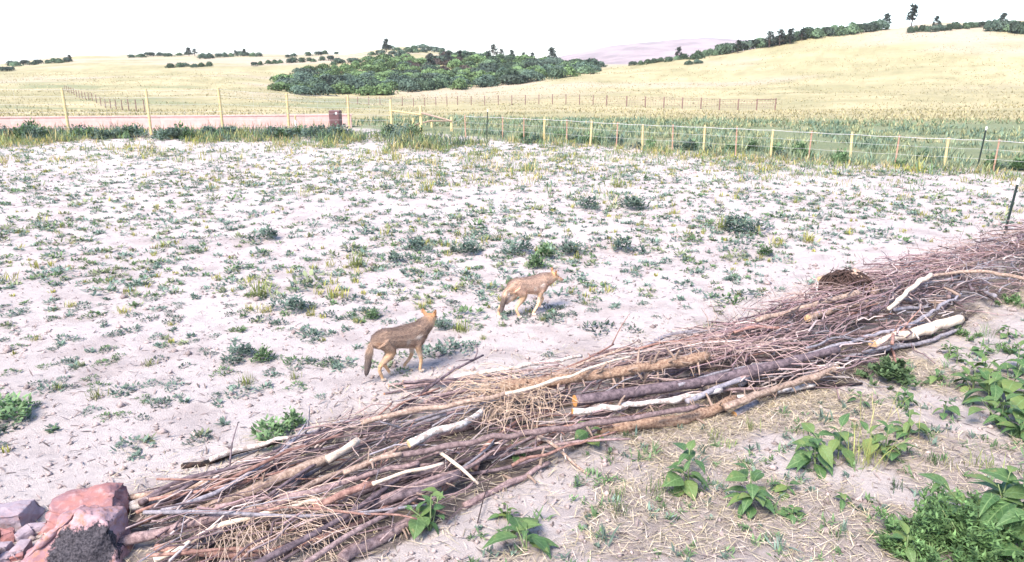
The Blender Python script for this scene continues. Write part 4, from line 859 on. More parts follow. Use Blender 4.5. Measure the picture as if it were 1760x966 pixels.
def strip():
    """tall weeds and grass along the wall and fences"""
    rng = np.random.default_rng(55); rnd = random.Random(55)
    for k in range(58):                                          # dark leafy weeds along the wall
        px = rnd.uniform(-20, 720); d = rnd.uniform(36.5, 39.5); x = (px - 880) / FPX * d * 0.985
        lab = 'dark leafy weed at the pink wall, ' + ('left of the first tall post' if px < 107 else 'between first and second tall posts' if px < 250 else 'between second and third tall posts' if px < 376 else 'between third and fourth tall posts' if px < 492 else 'near the brown cabinet') if px < 600 else 'leafy weed in front of the slanting brace rails'
        put_weed(x, d, WLEAF[2] if rnd.random() < .7 else WLEAF[0], rnd.uniform(2.0, 3.2), lab, lab.replace('weed', 'weeds', 1), 'leafy_weed', hz=rnd.uniform(.8, 1.15))
    for k in range(42):
        t = rnd.random(); x = FA[0] + (FB[0] + 3 - FA[0]) * t; y = FA[1] + (x - FA[0]) * FSL + rnd.uniform(-0.6, 2.5)
        lab = 'leafy green weed under the white wired fence, ' + ('its left third' if t < .33 else 'its middle' if t < .66 else 'its right third'); put_weed(x, y, rnd.choice(WLEAF), rnd.uniform(1.2, 2.2), lab, lab.replace('weed', 'weeds', 1), 'leafy_weed', hz=1.2)
    parts = []
    def patch(n, fx, L, W, cols, lean=(0.0, 0.7)):
        X, Y = fx(n // 9); X = np.repeat(X, 9); Y = np.repeat(Y, 9); big = np.repeat(rng.lognormal(-.15, .45, len(X) // 9), 9); X = X + rng.normal(size=len(X)) * .13; Y = Y + rng.normal(size=len(X)) * .13; kk = len(X); base = np.stack([X, Y, gz(X, Y)], -1); ci = np.repeat(rng.integers(0, len(cols), kk // 9), 9); c = np.array(cols)[ci] * rng.uniform(.65, 1.3, (kk, 1))
        parts.append(blades(base, rng.uniform(0, 6.28, kk), rng.uniform(.5, 1.25, kk) * L * np.minimum(big, 2.0), np.full(kk, W), rng.uniform(lean[0], lean[1], kk), rng.uniform(0, .8, kk), c))
    def fl(n, lo, hi, x0, x1):
        def f(m):
            X = rng.uniform(x0, x1, m); Y = yb(X) + rng.uniform(lo, hi, m); ok = fbm(X * 0.5, Y * 0.5, 91) > rng.uniform(.36, .54, m); return X[ok], Y[ok]
        return f
    c3 = [(.19, .26, .18), (.25, .30, .18), (.36, .36, .19), (.17, .24, .17)]
    c1 = [tuple(TEAL * .9), tuple(GRN * 1.1), (.30, .31, .13), (0.17, 0.22, 0.11), tuple(TEAL)]; c2 = [tuple(YEL), tuple(DRY * .9), (0.25, 0.27, 0.12), tuple(GRN * 1.2)]
    patch(20000, fl(0, -7.0, -1.5, -34, -1), 0.36, 0.035, c1); patch(9000, fl(0, -9.5, -4.5, -34, -1), 0.36, 0.026, c2); patch(7000, fl(0, -15, -8, -34, 3), 0.24, 0.022, c2)
    patch(15000, fl(0, -0.8, 7.5, -3, 24), 0.34, 0.032, c3); patch(4500, fl(0, -2.6, 0.2, -3, 24), 0.27, 0.026, c2); patch(9000, fl(0, -5.5, -0.5, -4, 24), 0.17, 0.024, c2 + c3); patch(5000, fl(0, -9, -4, -4, 20), 0.13, 0.022, c2 + c3)
    patch(6000, fl(0, -11, -6, -34, 2), 0.26, 0.022, c2); patch(38000, fl(0, 6.5, 24, -10, 36), 0.22, 0.05, c3)
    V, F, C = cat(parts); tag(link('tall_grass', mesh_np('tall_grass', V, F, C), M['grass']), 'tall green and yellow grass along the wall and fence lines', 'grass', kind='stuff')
    parts.clear()                                              # meadow tufts beyond the fence
    n = 60000; Y = 44 + 250 * rng.random(n) ** 1.6; X = rng.uniform(-.8, .8, n) * Y; ok = fbm(X * .07, Y * .09, 95) > 0.42; X, Y = X[ok], Y[ok]; kk = len(X)
    base = np.stack([X, Y, gz(X, Y) - 0.03], -1); t = rng.random((kk, 1)); c = (np.array([0.43, 0.365, 0.21]) * t + np.array([0.28, 0.255, 0.13]) * (1 - t)) * rng.uniform(.8, 1.2, (kk, 1))
    g = (sstep(60, 48, Y) * (rng.random(kk) < .6))[:, None]; c = c * (1 - g) + np.array([0.19, 0.25, 0.14]) * g
    v = blades(base, rng.uniform(0, 6.28, kk), rng.uniform(.15, .38, kk), 0.03 + Y * 0.0009, rng.uniform(.2, 1.2, kk), rng.uniform(0, .5, kk), c)
    tag(link('meadow_grass', mesh_np('meadow_grass', *v), M['grass']), 'dry yellow grass tufts across the meadow and hill', 'grass', kind='stuff')
strip()
def straw():
    rng = np.random.default_rng(66); n = 270000; X = rng.uniform(-3.8, 9.5, n); Y = rng.uniform(3.6, 13, n); ns = near_side(X, Y); far = np.interp(X, FE[:, 0], FE[:, 1]); back = Y - far
    nz = fbm(X * 1.1, Y * 1.1, 67, 3); d = np.where(ns > -0.25, (0.22 + 0.9 * np.exp(-np.maximum(ns, 0) / 0.7)) * (0.10 + sstep(.40, .60, nz)), 0.0)
    d = np.where(back > 0, 0.35 * np.exp(-back / 0.35), d); d = np.where(inpoly(X, Y, PILE_POLY), 0.12, d)
    ok = rng.random(n) < d; X, Y = X[ok], Y[ok]; k = len(X); base = np.stack([X, Y, gz(X, Y) + rng.uniform(.004, .03, k)], -1)
    c = np.array([[0.68, 0.58, 0.44]]) * rng.uniform(.30, 1.2, (k, 1)) * np.array([1, 1, 1]); c[:, 2] *= rng.uniform(.8, 1.15, k)
    v = blades(base, rng.uniform(0, 6.28, k), rng.uniform(.06, .22, k), rng.uniform(.0035, .0080, k), rng.uniform(1.35, 1.62, k), rng.uniform(-.1, .12, k), c)
    tag(link('straw', mesh_np('straw', *v), M['straw']), 'loose pale straw covering the ground on the near side of the pile', 'straw', kind='stuff')
straw()

# ------------------------------------------------------------------ broad leaved plants in the foreground
def leaf_mesh(seed, asp=0.72, droop=0.35, fold=0.22):
    V, F = [], []; prof = [0.10, 0.62, 0.95, 0.92, 0.68, 0.36, 0.03]; n = len(prof); rnd = random.Random(seed)
    for i, wv in enumerate(prof):
        t = i / (n - 1); z = -droop * t * t + 0.06 * math.sin(t * 3); x = t; w_ = wv * asp / 2
        for s in (-1, -0.5, 0, 0.5, 1): V.append((x - 0.06 * abs(s) * (1 - t), s * w_ * rnd.uniform(.94, 1.06), z + fold * abs(s) * w_ + rnd.uniform(-.012, .012)))
    for i in range(n - 1):
        for k in range(4): F.append((i * 5 + k, i * 5 + k + 1, (i + 1) * 5 + k + 1, (i + 1) * 5 + k))
    return mesh_py('leaf', V, F, True)
def leaf_mat():
    m, nt, b = new_mat('broad_leaf'); tc = nt.nodes.new('ShaderNodeTexCoord'); sp = nt.nodes.new('ShaderNodeSeparateXYZ'); nt.links.new(tc.outputs['Object'], sp.inputs[0])
    ab = nt.nodes.new('ShaderNodeMath'); ab.operation = 'ABSOLUTE'; nt.links.new(sp.outputs['Y'], ab.inputs[0])
    rib = nt.nodes.new('ShaderNodeMapRange'); rib.inputs[1].default_value = 0.022; rib.inputs[2].default_value = 0.006; nt.links.new(ab.outputs[0], rib.inputs[0])
    vn = nt.nodes.new('ShaderNodeMath'); vn.operation = 'MULTIPLY_ADD'; nt.links.new(ab.outputs[0], vn.inputs[0]); vn.inputs[1].default_value = -0.9; nt.links.new(sp.outputs['X'], vn.inputs[2])
    sn = nt.nodes.new('ShaderNodeMath'); sn.operation = 'PINGPONG'; sn.inputs[1].default_value = 0.085; nt.links.new(vn.outputs[0], sn.inputs[0])
    vr = nt.nodes.new('ShaderNodeMapRange'); vr.inputs[1].default_value = 0.014; vr.inputs[2].default_value = 0.003; vr.inputs[4].default_value = 0.55; nt.links.new(sn.outputs[0], vr.inputs[0])
    n = noise(nt, 5, 4); oi = nt.nodes.new('ShaderNodeObjectInfo')
    c = mixc(nt, ramp(nt, n, .3, .7), (0.050, 0.115, 0.040), (0.085, 0.165, 0.060)); pw = nt.nodes.new('ShaderNodeMath'); pw.operation = 'POWER'; pw.inputs[1].default_value = 2.5; nt.links.new(oi.outputs['Random'], pw.inputs[0]); c = mixc(nt, pw.outputs[0], c, (0.17, 0.23, 0.07)); ed = mixc(nt, ramp(nt, noise(nt, 2.2, 5, 'Object', .7), .60, .72), c, (0.24, 0.22, 0.09)); c = ed; mx = nt.nodes.new('ShaderNodeMath'); mx.operation = 'MAXIMUM'; nt.links.new(rib.outputs[0], mx.inputs[0]); nt.links.new(vr.outputs[0], mx.inputs[1])
    c = mixc(nt, mx.outputs[0], c, (0.17, 0.27, 0.11)); nt.links.new(c, b.inputs['Base Color']); b.inputs['Roughness'].default_value = 0.55; b.inputs['Specular IOR Level'].default_value = 0.35
    bump(nt, b, n, 0.3, 0.05)
    t = nt.nodes.new('ShaderNodeBsdfTranslucent'); nt.links.new(c, t.inputs[0]); x = nt.nodes.new('ShaderNodeMixShader'); x.inputs[0].default_value = 0.25; nt.links.new(b.outputs[0], x.inputs[1]); nt.links.new(t.outputs[0], x.inputs[2]); nt.links.new(x.outputs[0], nt.nodes['Material Output'].inputs[0]); return m
LM = leaf_mat(); LEAVES = [leaf_mesh(1), leaf_mesh(2, .62, .5, .3), leaf_mesh(3, .78, .2, .15), leaf_mesh(4, .42, .45, .25)]
for me in LEAVES: me.materials.append(LM)
STEM = simple('green_stem', (0.13, 0.19, 0.08), (0.20, 0.25, 0.11), 12, 0.7)
def plant(px, py, h, leaf, n, label, narrow=0, lean=0.1, group=None):
    x, y = wp(px, py); rnd = random.Random(int(px * 13 + py)); root = empty('broadleaf_plant', G(x, y, -0.01), rnd.uniform(0, 6.28)); lx, ly = rnd.uniform(-lean, lean) * h, rnd.uniform(-lean, lean) * h
    ns = 1 if n < 9 else rnd.choice([2, 3])
    for q in range(ns):
        hh = h * (1 if q == 0 else rnd.uniform(.55, .9)); sx, sy = (lx, ly) if q == 0 else (rnd.uniform(-.6, .6) * h, rnd.uniform(-.6, .6) * h); bow = rnd.uniform(.15, .6)
        V, F = tube([(0, 0, -0.02), (sx * bow, sy * bow, hh * .5), (sx, sy, hh)], [0.008, 0.006, 0.004], 6, True, 3); link('stem', mesh_py('stem', V, F, True), STEM, root); m = max(4, n // ns + rnd.choice([0, 1, 2]))
        for k in range(m):
            t = 0.2 + 0.8 * (k + rnd.random()) / m; top = k >= m - 2; s = leaf * rnd.uniform(.75, 1.45) * (0.7 if top else 1); bb = 2 * bow * t * (1 - t) + t * t
            o = link('leaf', LEAVES[3] if narrow else rnd.choice(LEAVES[:3] + LEAVES), None, root); a = k * 2.4 + q + rnd.uniform(-.9, .9); pet = leaf * rnd.uniform(.1, .5) * (0.3 if top else 1)
            o.location = (sx * bb + math.cos(a) * pet, sy * bb + math.sin(a) * pet, hh * t + pet * .3); o.rotation_euler = (rnd.uniform(-.4, .4), rnd.uniform(-0.35, 0.5) - (0.6 if top else 0), a); o.scale = (s, s * rnd.uniform(.8, 1.15), s)
    return tag(root, label, 'plant', group)
for a in ((905, 950, .22, .20, 9, 'young plant with the largest leaves at the bottom centre'), (740, 915, .34, .12, 12, 'upright green plant at the near edge of the pile front'), (872, 893, .14, .09, 10, 'pale green low plant left of the large leaved one'), (1012, 765, .20, .13, 6, 'dark plant hugging the brown pine log'), (888, 790, .12, .08, 6, 'small seedling under the pile between two sticks'),
    (1182, 838, .38, .15, 18, 'tall drooping plant alone on the sand below the pile'), (1290, 872, .36, .16, 20, 'full green plant in the centre of the straw'), (1362, 892, .10, .08, 9, 'low light green seedling right of the full green plant'), (1350, 848, .12, .09, 7, 'small plant just behind the full green one'), (1445, 868, .12, .10, 5, 'small seedling right of centre in bare sand'),
    (1402, 806, .32, .16, 16, 'leafy plant left of the yellow grass clump'), (1440, 790, .36, .16, 14, 'taller leafy plant touching the yellow grass clump'), (1518, 785, .32, .15, 15, 'leafy plant right of the yellow grass clump'), (1560, 755, .30, .14, 15, 'leafy plant farther right of the yellow grass clump'), (1478, 702, .16, .11, 7, 'small plant below the pile near the pink stick'), (1552, 697, .22, .10, 8, 'plant beside the tall dry stalk'),
    (1622, 712, .18, .12, 7, 'single plant in straw between the bushy weed and right edge'), (1608, 655, .14, .10, 7, 'small plant right of the rounded bush'), (1645, 625, .22, .10, 10, 'leafy plant below the end of the white log'), (1632, 612, .18, .09, 9, 'plant close under the white log end'), (1685, 612, .20, .10, 9, 'plant with a yellow leaf near the right edge'), (1730, 580, .18, .10, 8, 'plant at the right edge level with the white log'),
    (1672, 672, .28, .16, 12, 'first plant of the big leafy patch at right'), (1700, 700, .36, .18, 15, 'broad plant in the middle of the leafy patch at right'), (1732, 690, .46, .19, 17, 'tallest plant of the leafy patch at right'), (1755, 720, .42, .19, 15, 'plant of the leafy patch cut by the right edge'), (1720, 735, .34, .17, 14, 'plant at the lower edge of the leafy patch'), (1755, 752, .36, .18, 14, 'lowest plant of the leafy patch at the right edge'), (1690, 650, .3, .15, 13, 'upper plant of the leafy patch at right'), (1745, 645, .36, .16, 14, 'uppermost plant of the leafy patch at the right edge'),
    (1748, 925, .62, .27, 18, 'sunflower like plant with huge leaves at the lower right'), (1706, 912, .56, .23, 14, 'plant with big leaves left of the huge leaved one'), (1765, 965, .44, .25, 13, 'huge leaved plant in the bottom right corner'), (1556, 958, .20, .13, 7, 'single bright plant at the bottom edge left of the feathery weed')): plant(*a)
def bush(px, py, r, h, n, label, narrow=False, leaf=.06):
    x, y = wp(px, py); rng = np.random.default_rng(int(px)); parts = []
    for k in range(n):
        q = rng.normal(size=2) * r * .5; hh = h * rng.uniform(.3, 1) * math.exp(-(q @ q) / (r * r)); parts.append(rosette(rng, 12, leaf * 1.3, leaf * (.22 if narrow else .7), GRN * rng.uniform(.75, 1.25) * (1.0 if narrow else .85), (0.3, 1.6), base=np.array([q[0], q[1], hh * .8]), stalk=hh * .25))
    if narrow:                                                # upright feathery stems with whorls
        parts = []
        for k in range(n // 3):
            q = rng.normal(size=2) * r * .55; hh = h * rng.uniform(.35, 1.15) * math.exp(-(q @ q) / (r * r * 1.6)); ln = q * rng.uniform(.1, .5)
            for j in range(6):
                t = .15 + .85 * j / 5; parts.append(rosette(rng, 9, leaf * (1.15 - .5 * t), leaf * .22, GRN * rng.uniform(.6, 1.5) * np.array([1, 1.1, .9]), (0.35, 1.5), base=np.array([q[0] + ln[0] * t, q[1] + ln[1] * t, hh * t]), stalk=.015))
    V, F, C = cat(parts); root = empty('bushy_weed', G(x, y)); link('foliage', mesh_np('foliage', V, F, C), M['leafy'], root); VV, FF = [], []
    for k in range(7):
        a = rng.uniform(0, 6.28); q = r * .5; v, f = tube([(0, 0, -.02), (math.cos(a) * q * .5, math.sin(a) * q * .5, h * .4), (math.cos(a) * q, math.sin(a) * q, h * .75)], [.006, .004], 5, True, 2)
        link('stem', mesh_py('stem', v, f, True), STEM, root)
    tag(root, label, 'weed')
bush(1528, 655, .24, .30, 60, 'rounded dense green bush under the pile end'); bush(1655, 945, .40, .40, 260, 'big feathery green weed in the lower right', True, .085); bush(1600, 960, .2, .16, 60, 'low feathery weed left of the big feathery one', True, .07); bush(1530, 950, .14, .10, 30, 'small dark weed at the bottom edge', True, .06); bush(1740, 610, .14, .12, 25, 'small dense weed at the right edge', True, .06); bush(1735, 525, .24, .14, 40, 'grey green weed by the right end of the pile', True, .07); bush(1640, 575, .2, .12, 30, 'grey green weed under the bark slab', True, .06)
def tuft(px, py, L, n, col, label, wdt=.007):
    x, y = wp(px, py); rng = np.random.default_rng(int(px * 3)); V, F, C = rosette(rng, n, L, wdt, np.array(col), (0.0, .65)); o = link('grass_tuft', mesh_np('grass_tuft', V, F, C), M['grass']); o.location = G(x, y); tag(o, label, 'grass tuft')
for a in ((1485, 798, .38, 60, (.34, .36, .12), 'tall yellow green grass clump among the leafy plants'), (1527, 740, .5, 9, (.46, .42, .18), 'single tall dry stalk right of the grass clump'), (1688, 810, .24, 34, (.24, .29, .10), 'small yellow green tuft in front of the big feathery weed'), (1606, 795, .16, 34, (.10, .15, .07), 'dark green tuft in the straw at right'), (1632, 805, .16, 16, (.34, .34, .14), 'pale tuft next to the dark one'), (1132, 858, .22, 30, (.11, .17, .06), 'green grass tuft on sand below the pile'), (1066, 890, .18, 26, (.10, .14, .06), 'dark grass tuft right of the largest leaves'), (1060, 860, .13, 22, (.12, .18, .07), 'small grass tuft above the dark one'),
    (1225, 760, .14, 24, (.22, .25, .09), 'thin grass tuft in straw near the tall plant'), (1290, 740, .16, 26, (.22, .26, .1), 'thin tuft in straw under the short log chunk'), (1395, 760, .14, 24, (.2, .26, .1), 'thin tuft above the leafy plants'), (1255, 770, .1, 24, (.26, .36, .12), 'bright seedling tuft beside dead leaves'), (1440, 925, .12, 22, (.08, .15, .06), 'little tuft near the bottom edge'), (1320, 935, .1, 20, (.09, .14, .08), 'grey green sprig near the bottom edge'), (1540, 840, .12, 24, (.08, .13, .07), 'dark sprig in bare straw'), (1600, 880, .12, 22, (.07, .13, .08), 'teal sprig left of the feathery weed'), (1735, 480, .3, 20, (.2, .24, .1), 'tuft behind the far right end of the pile'), (1700, 580, .22, 26, (.16, .24, .1), 'tuft right of the white log')): tuft(*a)
def ground_sprigs():
    rng = np.random.default_rng(88); parts = []
    for k in range(1500):
        x = rng.uniform(-0.5, 9); y = rng.uniform(4.2, 12); 
        if near_side(x, y) < 0.15 or fbm(np.array([x * .8]), np.array([y * .8]), 89)[0] < .45: continue
        s = rng.uniform(.4, 1.0) * (1.7 if rng.random() < .15 else 1); parts.append(rosette(rng, 12, .09 * s, .018, (GRN if rng.random() < .6 else TEAL) * rng.uniform(.8, 1.3), (.2, 1.5), base=np.array([x, y, float(gz(x, y))]), stalk=.03))
    V, F, C = cat(parts); tag(link('seedlings', mesh_np('seedlings', V, F, C), M['leafy']), 'tiny green seedlings sprinkled through the straw', 'seedlings', kind='stuff')
ground_sprigs()
def clods():
    rng = np.random.default_rng(31); n = 9000; Y = 4.3 + 24 * rng.random(n) ** 1.5; X = rng.uniform(-.82, .82, n) * (Y + 1); ok = (Y < yb(X)) & ~inpoly(X, Y, PILE_POLY); X, Y = X[ok], Y[ok]; n = len(X)
    r = rng.lognormal(-4.3, .5, n) * (1 + Y * .03); base = np.array([(1, 0, 0), (0, 1, 0), (-1, 0, 0), (0, -1, 0), (0, 0, .8), (0, 0, -.5)]); V = base[None] * r[:, None, None] * rng.uniform(.6, 1.3, (n, 6, 1)); V = V + np.stack([X, Y, gz(X, Y) + r * .2], -1)[:, None]
    f = np.array([(0, 1, 4), (1, 2, 4), (2, 3, 4), (3, 0, 4), (1, 0, 5), (2, 1, 5), (3, 2, 5), (0, 3, 5)]); F = ((np.arange(n) * 6)[:, None, None] + f[None]).reshape(-1, 3); C = np.repeat(np.array([[.36, .29, .275]]) * rng.uniform(.55, 1.15, (n, 1)), 6, axis=0)
    tag(link('soil_clods', mesh_np('soil_clods', V.reshape(-1, 3), F, C, True), M['twig']), 'small clods and pebbles scattered on the sandy ground', 'clods', kind='stuff')
clods()

# ================================================================== COYOTES
def coyote(root_loc, heading, pose, label):
    """one continuous body: lofted sections joined by voxel remesh, then its own fur"""
    import bmesh
    VV, FF = [], []; nodes = []                              # nodes: (pos, radius, colour)
    def add(v, f): o = len(VV); VV.extend(v); FF.extend([tuple(i + o for i in q) for q in f])
    def loft(secs, n=14):                                    # secs: (centre, axis_a*ra, axis_b*rb)
        v, f = [], []
        for c, a, b in secs:
            for k in range(n): t = 6.2832 * k / n; v.append(c + a * math.cos(t) + b * math.sin(t))
        for i in range(len(secs) - 1):
            for k in range(n): k2 = (k + 1) % n; f.append((i * n + k, i * n + k2, (i + 1) * n + k2, (i + 1) * n + k))
        f.append(tuple(range(n))[::-1]); f.append(tuple((len(secs) - 1) * n + k for k in range(n))); add(v, f)
    BACK, FLANK, LEG, HEADC, PALE, DARK = tuple(tuple(v * pose.get('tone', 1) for v in c) for c in ((0.175, 0.122, 0.10), (0.37, 0.25, 0.18), (0.50, 0.31, 0.175), (0.46, 0.235, 0.115), (0.62, 0.52, 0.42), (0.09, 0.07, 0.065)))
    Yv, Zv = Vector((0, 1, 0)), Vector((0, 0, 1))
    T = [(-.375, .515, .035, .045), (-.35, .515, .07, .085), (-.29, .515, .092, .115), (-.20, .510, .112, .135), (-.10, .500, .108, .132), (0, .490, .115, .142), (.10, .480, .124, .158), (.19, .475, .127, .168), (.27, .49, .115, .158), (.33, .52, .09, .12), (.37, .54, .055, .08)]
    loft([(Vector((x, 0, z)), Yv * a, Zv * b) for x, z, a, b in T])
    for x, z, a, b in T[1:-1]:
        nodes.append((Vector((x, 0, z + b)), .05, BACK))
        for sy in (-1, 1): nodes.append((Vector((x, sy * a, z + b * .35)), .05, tuple(.5 * p + .5 * q for p, q in zip(BACK, FLANK)))); nodes.append((Vector((x, sy * a, z - b * .4)), .055, FLANK))
        nodes.append((Vector((x, 0, z - b)), .05, PALE))
    def limb(pts, rad, cols, n=10):
        p = [Vector(q) for q in pts]; v, f = tube(p, rad, n, True, 4); add(v, f)
        for q, r, c in zip(p, rad, cols): nodes.append((q, max(r * 1.1, .03), c))
    for side in (-1, 1):
        fx, fz, bend = pose['front'][0 if side < 0 else 1]; y = side * .072
        limb([(.23, side * .06, .50), (.20 + fx * .15, y, .345), (.235 + fx * .62, y, .175 + fz * .6), (.215 + fx * .92 - bend, y, .055 + fz), (.228 + fx - bend, y, .024 + fz), (.268 + fx - bend, y, .016 + fz)], [.068, .046, .023, .019, .024, .017], [FLANK, (0.36, .23, .14), LEG, LEG, PALE, PALE])
        hx, hz, bend = pose['hind'][0 if side < 0 else 1]; y = side * .066
        limb([(-.25, side * .045, .50), (-.165 + hx * .3, y, .345 + hz * .3), (-.325 + hx * .72 - bend * .4, y, .195 + hz), (-.305 + hx * .95 - bend, y, .06 + hz), (-.292 + hx - bend, y, .024 + hz), (-.25 + hx - bend, y, .016 + hz)], [.092, .062, .025, .019, .024, .017], [FLANK, (0.36, .23, .14), LEG, LEG, PALE, PALE])
        nodes.append((Vector((-.33, side * .085, .49)), .045, (0.55, .32, .19))); nodes.append((Vector((.20, side * .125, .50)), .05, tuple(v * pose.get('tone', 1) for v in (.46, .38, .32)))); nodes.append((Vector((.06, side * .12, .44)), .045, tuple(v * pose.get('tone', 1) for v in (.40, .32, .26))))
    tl = [Vector(q) for q in pose['tail']]; limb(tl, [.03, .034, .042, .043, .03, .006], [BACK, FLANK, (0.16, .12, .10), (0.11, .085, .075), DARK, DARK])
    # neck and head
    hb, yaw, pit = Vector(pose['head']), pose['yaw'], pose['pitch']; fwd = Vector((math.cos(yaw) * math.cos(pit), math.sin(yaw) * math.cos(pit), math.sin(pit))); sd_ = Vector((-math.sin(yaw), math.cos(yaw), 0)); up = fwd.cross(sd_)
    if up.z < 0: up = -up
    nb = Vector((.27, 0, .535)); nm = nb.lerp(hb, .55) + Vector((.015, 0, .0)); v, f = tube([nb, nm, hb - fwd * .02], [.118, .10, .078], 14, True, 4); add(v, f)
    nodes.append((nm + Vector((-.04, 0, .06)), .06, (0.24, .16, .115))); nodes.append((nm + Vector((.06, 0, -.06)), .07, (0.48, .33, .22)))
    H = [(-.085, .0, .035, .035), (-.055, .0, .066, .060), (0, .003, .078, .066), (.04, 0, .066, .058), (.07, -.010, .038, .038), (.105, -.018, .027, .028), (.14, -.022, .023, .023), (.165, -.024, .017, .018), (.175, -.024, .008, .009)]
    loft([(hb + fwd * a + up * b, sd_ * c, up * d) for a, b, c, d in H])
    nodes.append((hb + up * .05, .05, HEADC)); nodes.append((hb + fwd * .06 + up * .03, .05, HEADC)); nodes.append((hb + fwd * .12 - up * .005, .03, (0.38, .22, .12))); nodes.append((hb + fwd * .175 - up * .02, .014, DARK)); nodes.append((hb + fwd * .08 - up * .05, .04, PALE)); nodes.append((hb - fwd * .05, .05, (0.30, .17, .10)))
    for s_ in (-1, 1): nodes.append((hb + sd_ * s_ * .065 - up * .025, .045, (0.50, .33, .20)))
    for s_ in (-1, 1):                                        # ears
        b0 = hb - fwd * .012 + up * .038 + sd_ * s_ * .05; tip = b0 + up * .095 + sd_ * s_ * .045 - fwd * .008; secs = []
        for t, wd in ((0, .033), (.3, .036), (.6, .026), (.85, .012), (1, .003)): secs.append((b0.lerp(tip, t), sd_ * wd, fwd * (.013 * (1.1 - t) + .004)))
        loft(secs, 8); nodes.append((b0.lerp(tip, .6), .035, (0.42, .22, .11))); nodes.append((tip, .02, (0.30, .14, .07)))
    me0 = mesh_py('coyote_base', VV, FF); tmp = bpy.data.objects.new('tmp_body', me0); COL.objects.link(tmp)
    bm = bmesh.new(); bm.from_mesh(me0); bmesh.ops.recalc_face_normals(bm, faces=bm.faces[:]); bm.to_mesh(me0); bm.free()
    r = tmp.modifiers.new('r', 'REMESH'); r.mode = 'VOXEL'; r.voxel_size = 0.0065; sm = tmp.modifiers.new('s', 'SMOOTH'); sm.factor = .5; sm.iterations = 7
    dg = bpy.context.evaluated_depsgraph_get(); dg.update(); me = bpy.data.meshes.new_from_object(tmp.evaluated_get(dg)); bpy.data.objects.remove(tmp); bpy.data.meshes.remove(me0)
    me.name = 'body'; n = len(me.vertices); co = np.empty(n * 3, np.float32); me.vertices.foreach_get('co', co); co = co.reshape(-1, 3); nr = np.empty(n * 3, np.float32); me.vertex_normals.foreach_get('vector', nr); nr = nr.reshape(-1, 3)
    NP = np.array([tuple(q[0]) for q in nodes]); NR = np.array([q[1] for q in nodes]); NC = np.array([q[2] for q in nodes])
    def colour(p): d = np.linalg.norm(p[:, None] - NP[None], axis=2) / NR[None]; w_ = 1 / (d ** 5 + 1e-3); return (w_ @ NC) / w_.sum(1, keepdims=True)
    C = colour(co); rng = np.random.default_rng(int(heading * 1000) % 97)
    st = vnoise(co[:, 0] * 60 + co[:, 1] * 40, co[:, 2] * 45, 5); C = C * (0.82 + .36 * st)[:, None]
    at = me.color_attributes.new('tint', 'FLOAT_COLOR', 'POINT'); cc = np.ones((n, 4), np.float32); cc[:, :3] = C; at.data.foreach_set('color', cc.ravel()); me.polygons.foreach_set('use_smooth', np.ones(len(me.polygons), bool)); me.materials.clear(); me.materials.append(M['fur'])
    g = Vector(root_loc); root = empty('coyote', g, heading); link('body', me, None, root)
    # eyes and nose
    for s_ in (-1, 1):
        e = hb + fwd * .058 + up * .018 + sd_ * s_ * .036; b2 = bmesh.new(); bmesh.ops.create_uvsphere(b2, u_segments=10, v_segments=8, radius=.009); em = bpy.data.meshes.new('eye'); b2.to_mesh(em); b2.free(); link('eye', em, M['eye'], root).location = e
    b2 = bmesh.new(); bmesh.ops.create_uvsphere(b2, u_segments=12, v_segments=8, radius=.012); em = bpy.data.meshes.new('nose'); b2.to_mesh(em); b2.free(); link('nose', em, M['eye'], root).location = hb + fwd * .174 - up * .02
    # fur: short hairs laid back over the body
    k = 24000; idx = rng.integers(0, n, k); p = co[idx] + rng.normal(size=(k, 3)) * .003; nn = nr[idx]; flow = np.tile(np.array([-1.0, 0, -.25]), (k, 1)); low = p[:, 2] < .36; flow[low] = (-.25, 0, -1); tail = p[:, 0] < -.39; flow[tail] = (-.3, 0, -1)
    L = np.where(low, .011, .032) * rng.uniform(.6, 1.3, k); L[tail] *= 1.7; hd = np.linalg.norm(p - np.array(tuple(hb)), axis=1) < .12; L[hd] = .009
    flow -= nn * (flow * nn).sum(1, keepdims=True); flow /= np.linalg.norm(flow, axis=1, keepdims=True) + 1e-6; d = flow + nn * .38 + rng.normal(size=(k, 3)) * .15; sidev = np.cross(d, nn); sidev /= np.linalg.norm(sidev, axis=1, keepdims=True) + 1e-6
    w_ = np.where(low, .0013, .0022)[:, None]; b_ = p - nn * .002; V = np.stack([b_ - sidev * w_, b_ + sidev * w_, b_ + d * L[:, None]], 1).reshape(-1, 3); F = np.arange(k * 3).reshape(-1, 3); fc = np.repeat(colour(p) * rng.uniform(.45, 1.6, (k, 1)), 3, axis=0)
    tag(link('fur', mesh_np('fur', V, F, fc), M['fur'], root), kind='stuff')
    return tag(root, label, 'coyote')
M['fur'] = tinted('coyote_fur', 60, 0.85, 0.0, 0.18)
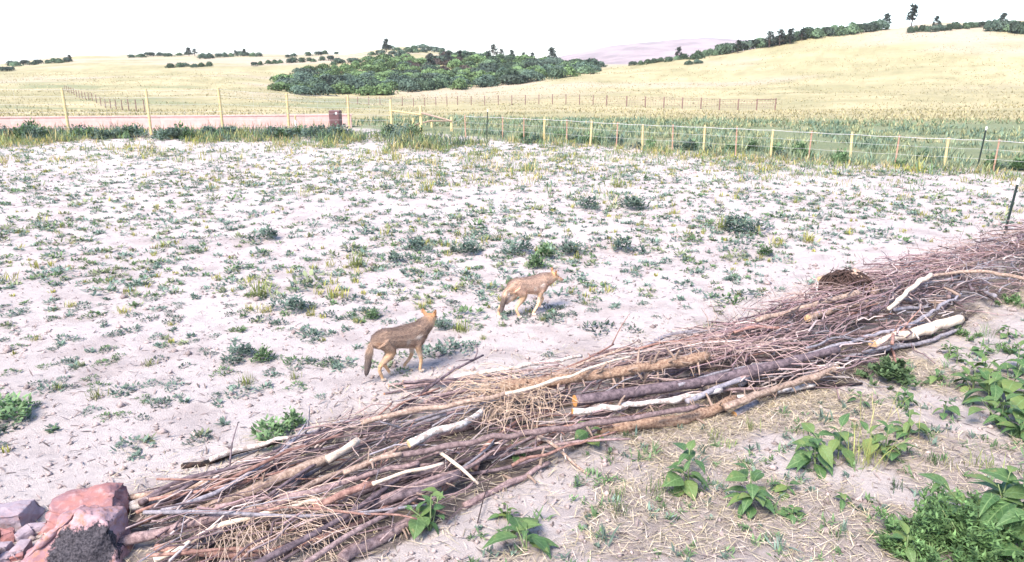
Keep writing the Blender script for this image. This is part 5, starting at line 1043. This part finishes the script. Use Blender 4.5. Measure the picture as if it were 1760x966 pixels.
M['eye'] = simple('dark_wet_eye', (0.008, 0.006, 0.005), (0.02, 0.015, 0.012), 10, 0.2)
def place(hx, hy, head, lx, ly):                              # root so that local (lx,ly) lands on the world point
    return (hx - (lx * math.cos(head) - ly * math.sin(head)), hy - (lx * math.sin(head) + ly * math.cos(head)))
a, b = P(660, 658), P(727, 641); hd1 = math.atan2(b.y - a.y, b.x - a.x); x, y = place(a.x, a.y, hd1, -.27, -.066)
coyote((x, y, float(gz(x, y))), hd1, dict(front=[(0, 0, 0), (-.10, .03, .05)], hind=[(0, 0, 0), (.16, 0, 0)], tail=[(-.36, 0, .52), (-.405, -.01, .45), (-.44, -.02, .35), (-.465, -.03, .25), (-.49, -.035, .15), (-.50, -.035, .11)], head=(.435, .03, .645), yaw=.62, pitch=-.05), 'nearer tawny coyote standing by the pile with ears up, looking away').scale = (.95, .95, .95)
c = P(893, 545); hd2 = R(32); x, y = place(c.x, c.y, hd2, -.20, -.066)
coyote((x, y, float(gz(x, y))), hd2, dict(front=[(-.16, 0, .02), (.14, .05, .08)], hind=[(.08, 0, 0), (-.20, .02, .02)], tail=[(-.36, 0, .52), (-.42, .0, .45), (-.46, 0, .35), (-.485, 0, .25), (-.50, 0, .17), (-.505, 0, .13)], head=(.475, -.01, .565), yaw=-.22, pitch=-.25, tone=1.7), 'farther pale coyote walking right across the sand with lowered head').scale = (.93, .93, .93)

# ================================================================== HAZE
V, F = boxes([(0, 0, 55, 14600, 14600, 310)])
hz = link('haze', mesh_py('haze', V, F)); hm = bpy.data.materials.new('haze_air'); hm.use_nodes = True; hn = hm.node_tree; hn.nodes.clear()
ho = hn.nodes.new('ShaderNodeOutputMaterial'); hv = hn.nodes.new('ShaderNodeVolumePrincipled'); hv.inputs['Color'].default_value = (0.93, 0.92, 0.95, 1); hv.inputs['Density'].default_value = 0.00011; hv.inputs['Anisotropy'].default_value = 0.0
hn.links.new(hv.outputs[0], ho.inputs['Volume']); hz.data.materials.append(hm); tag(hz, 'thin pale morning haze over the hills', 'haze', kind='stuff')
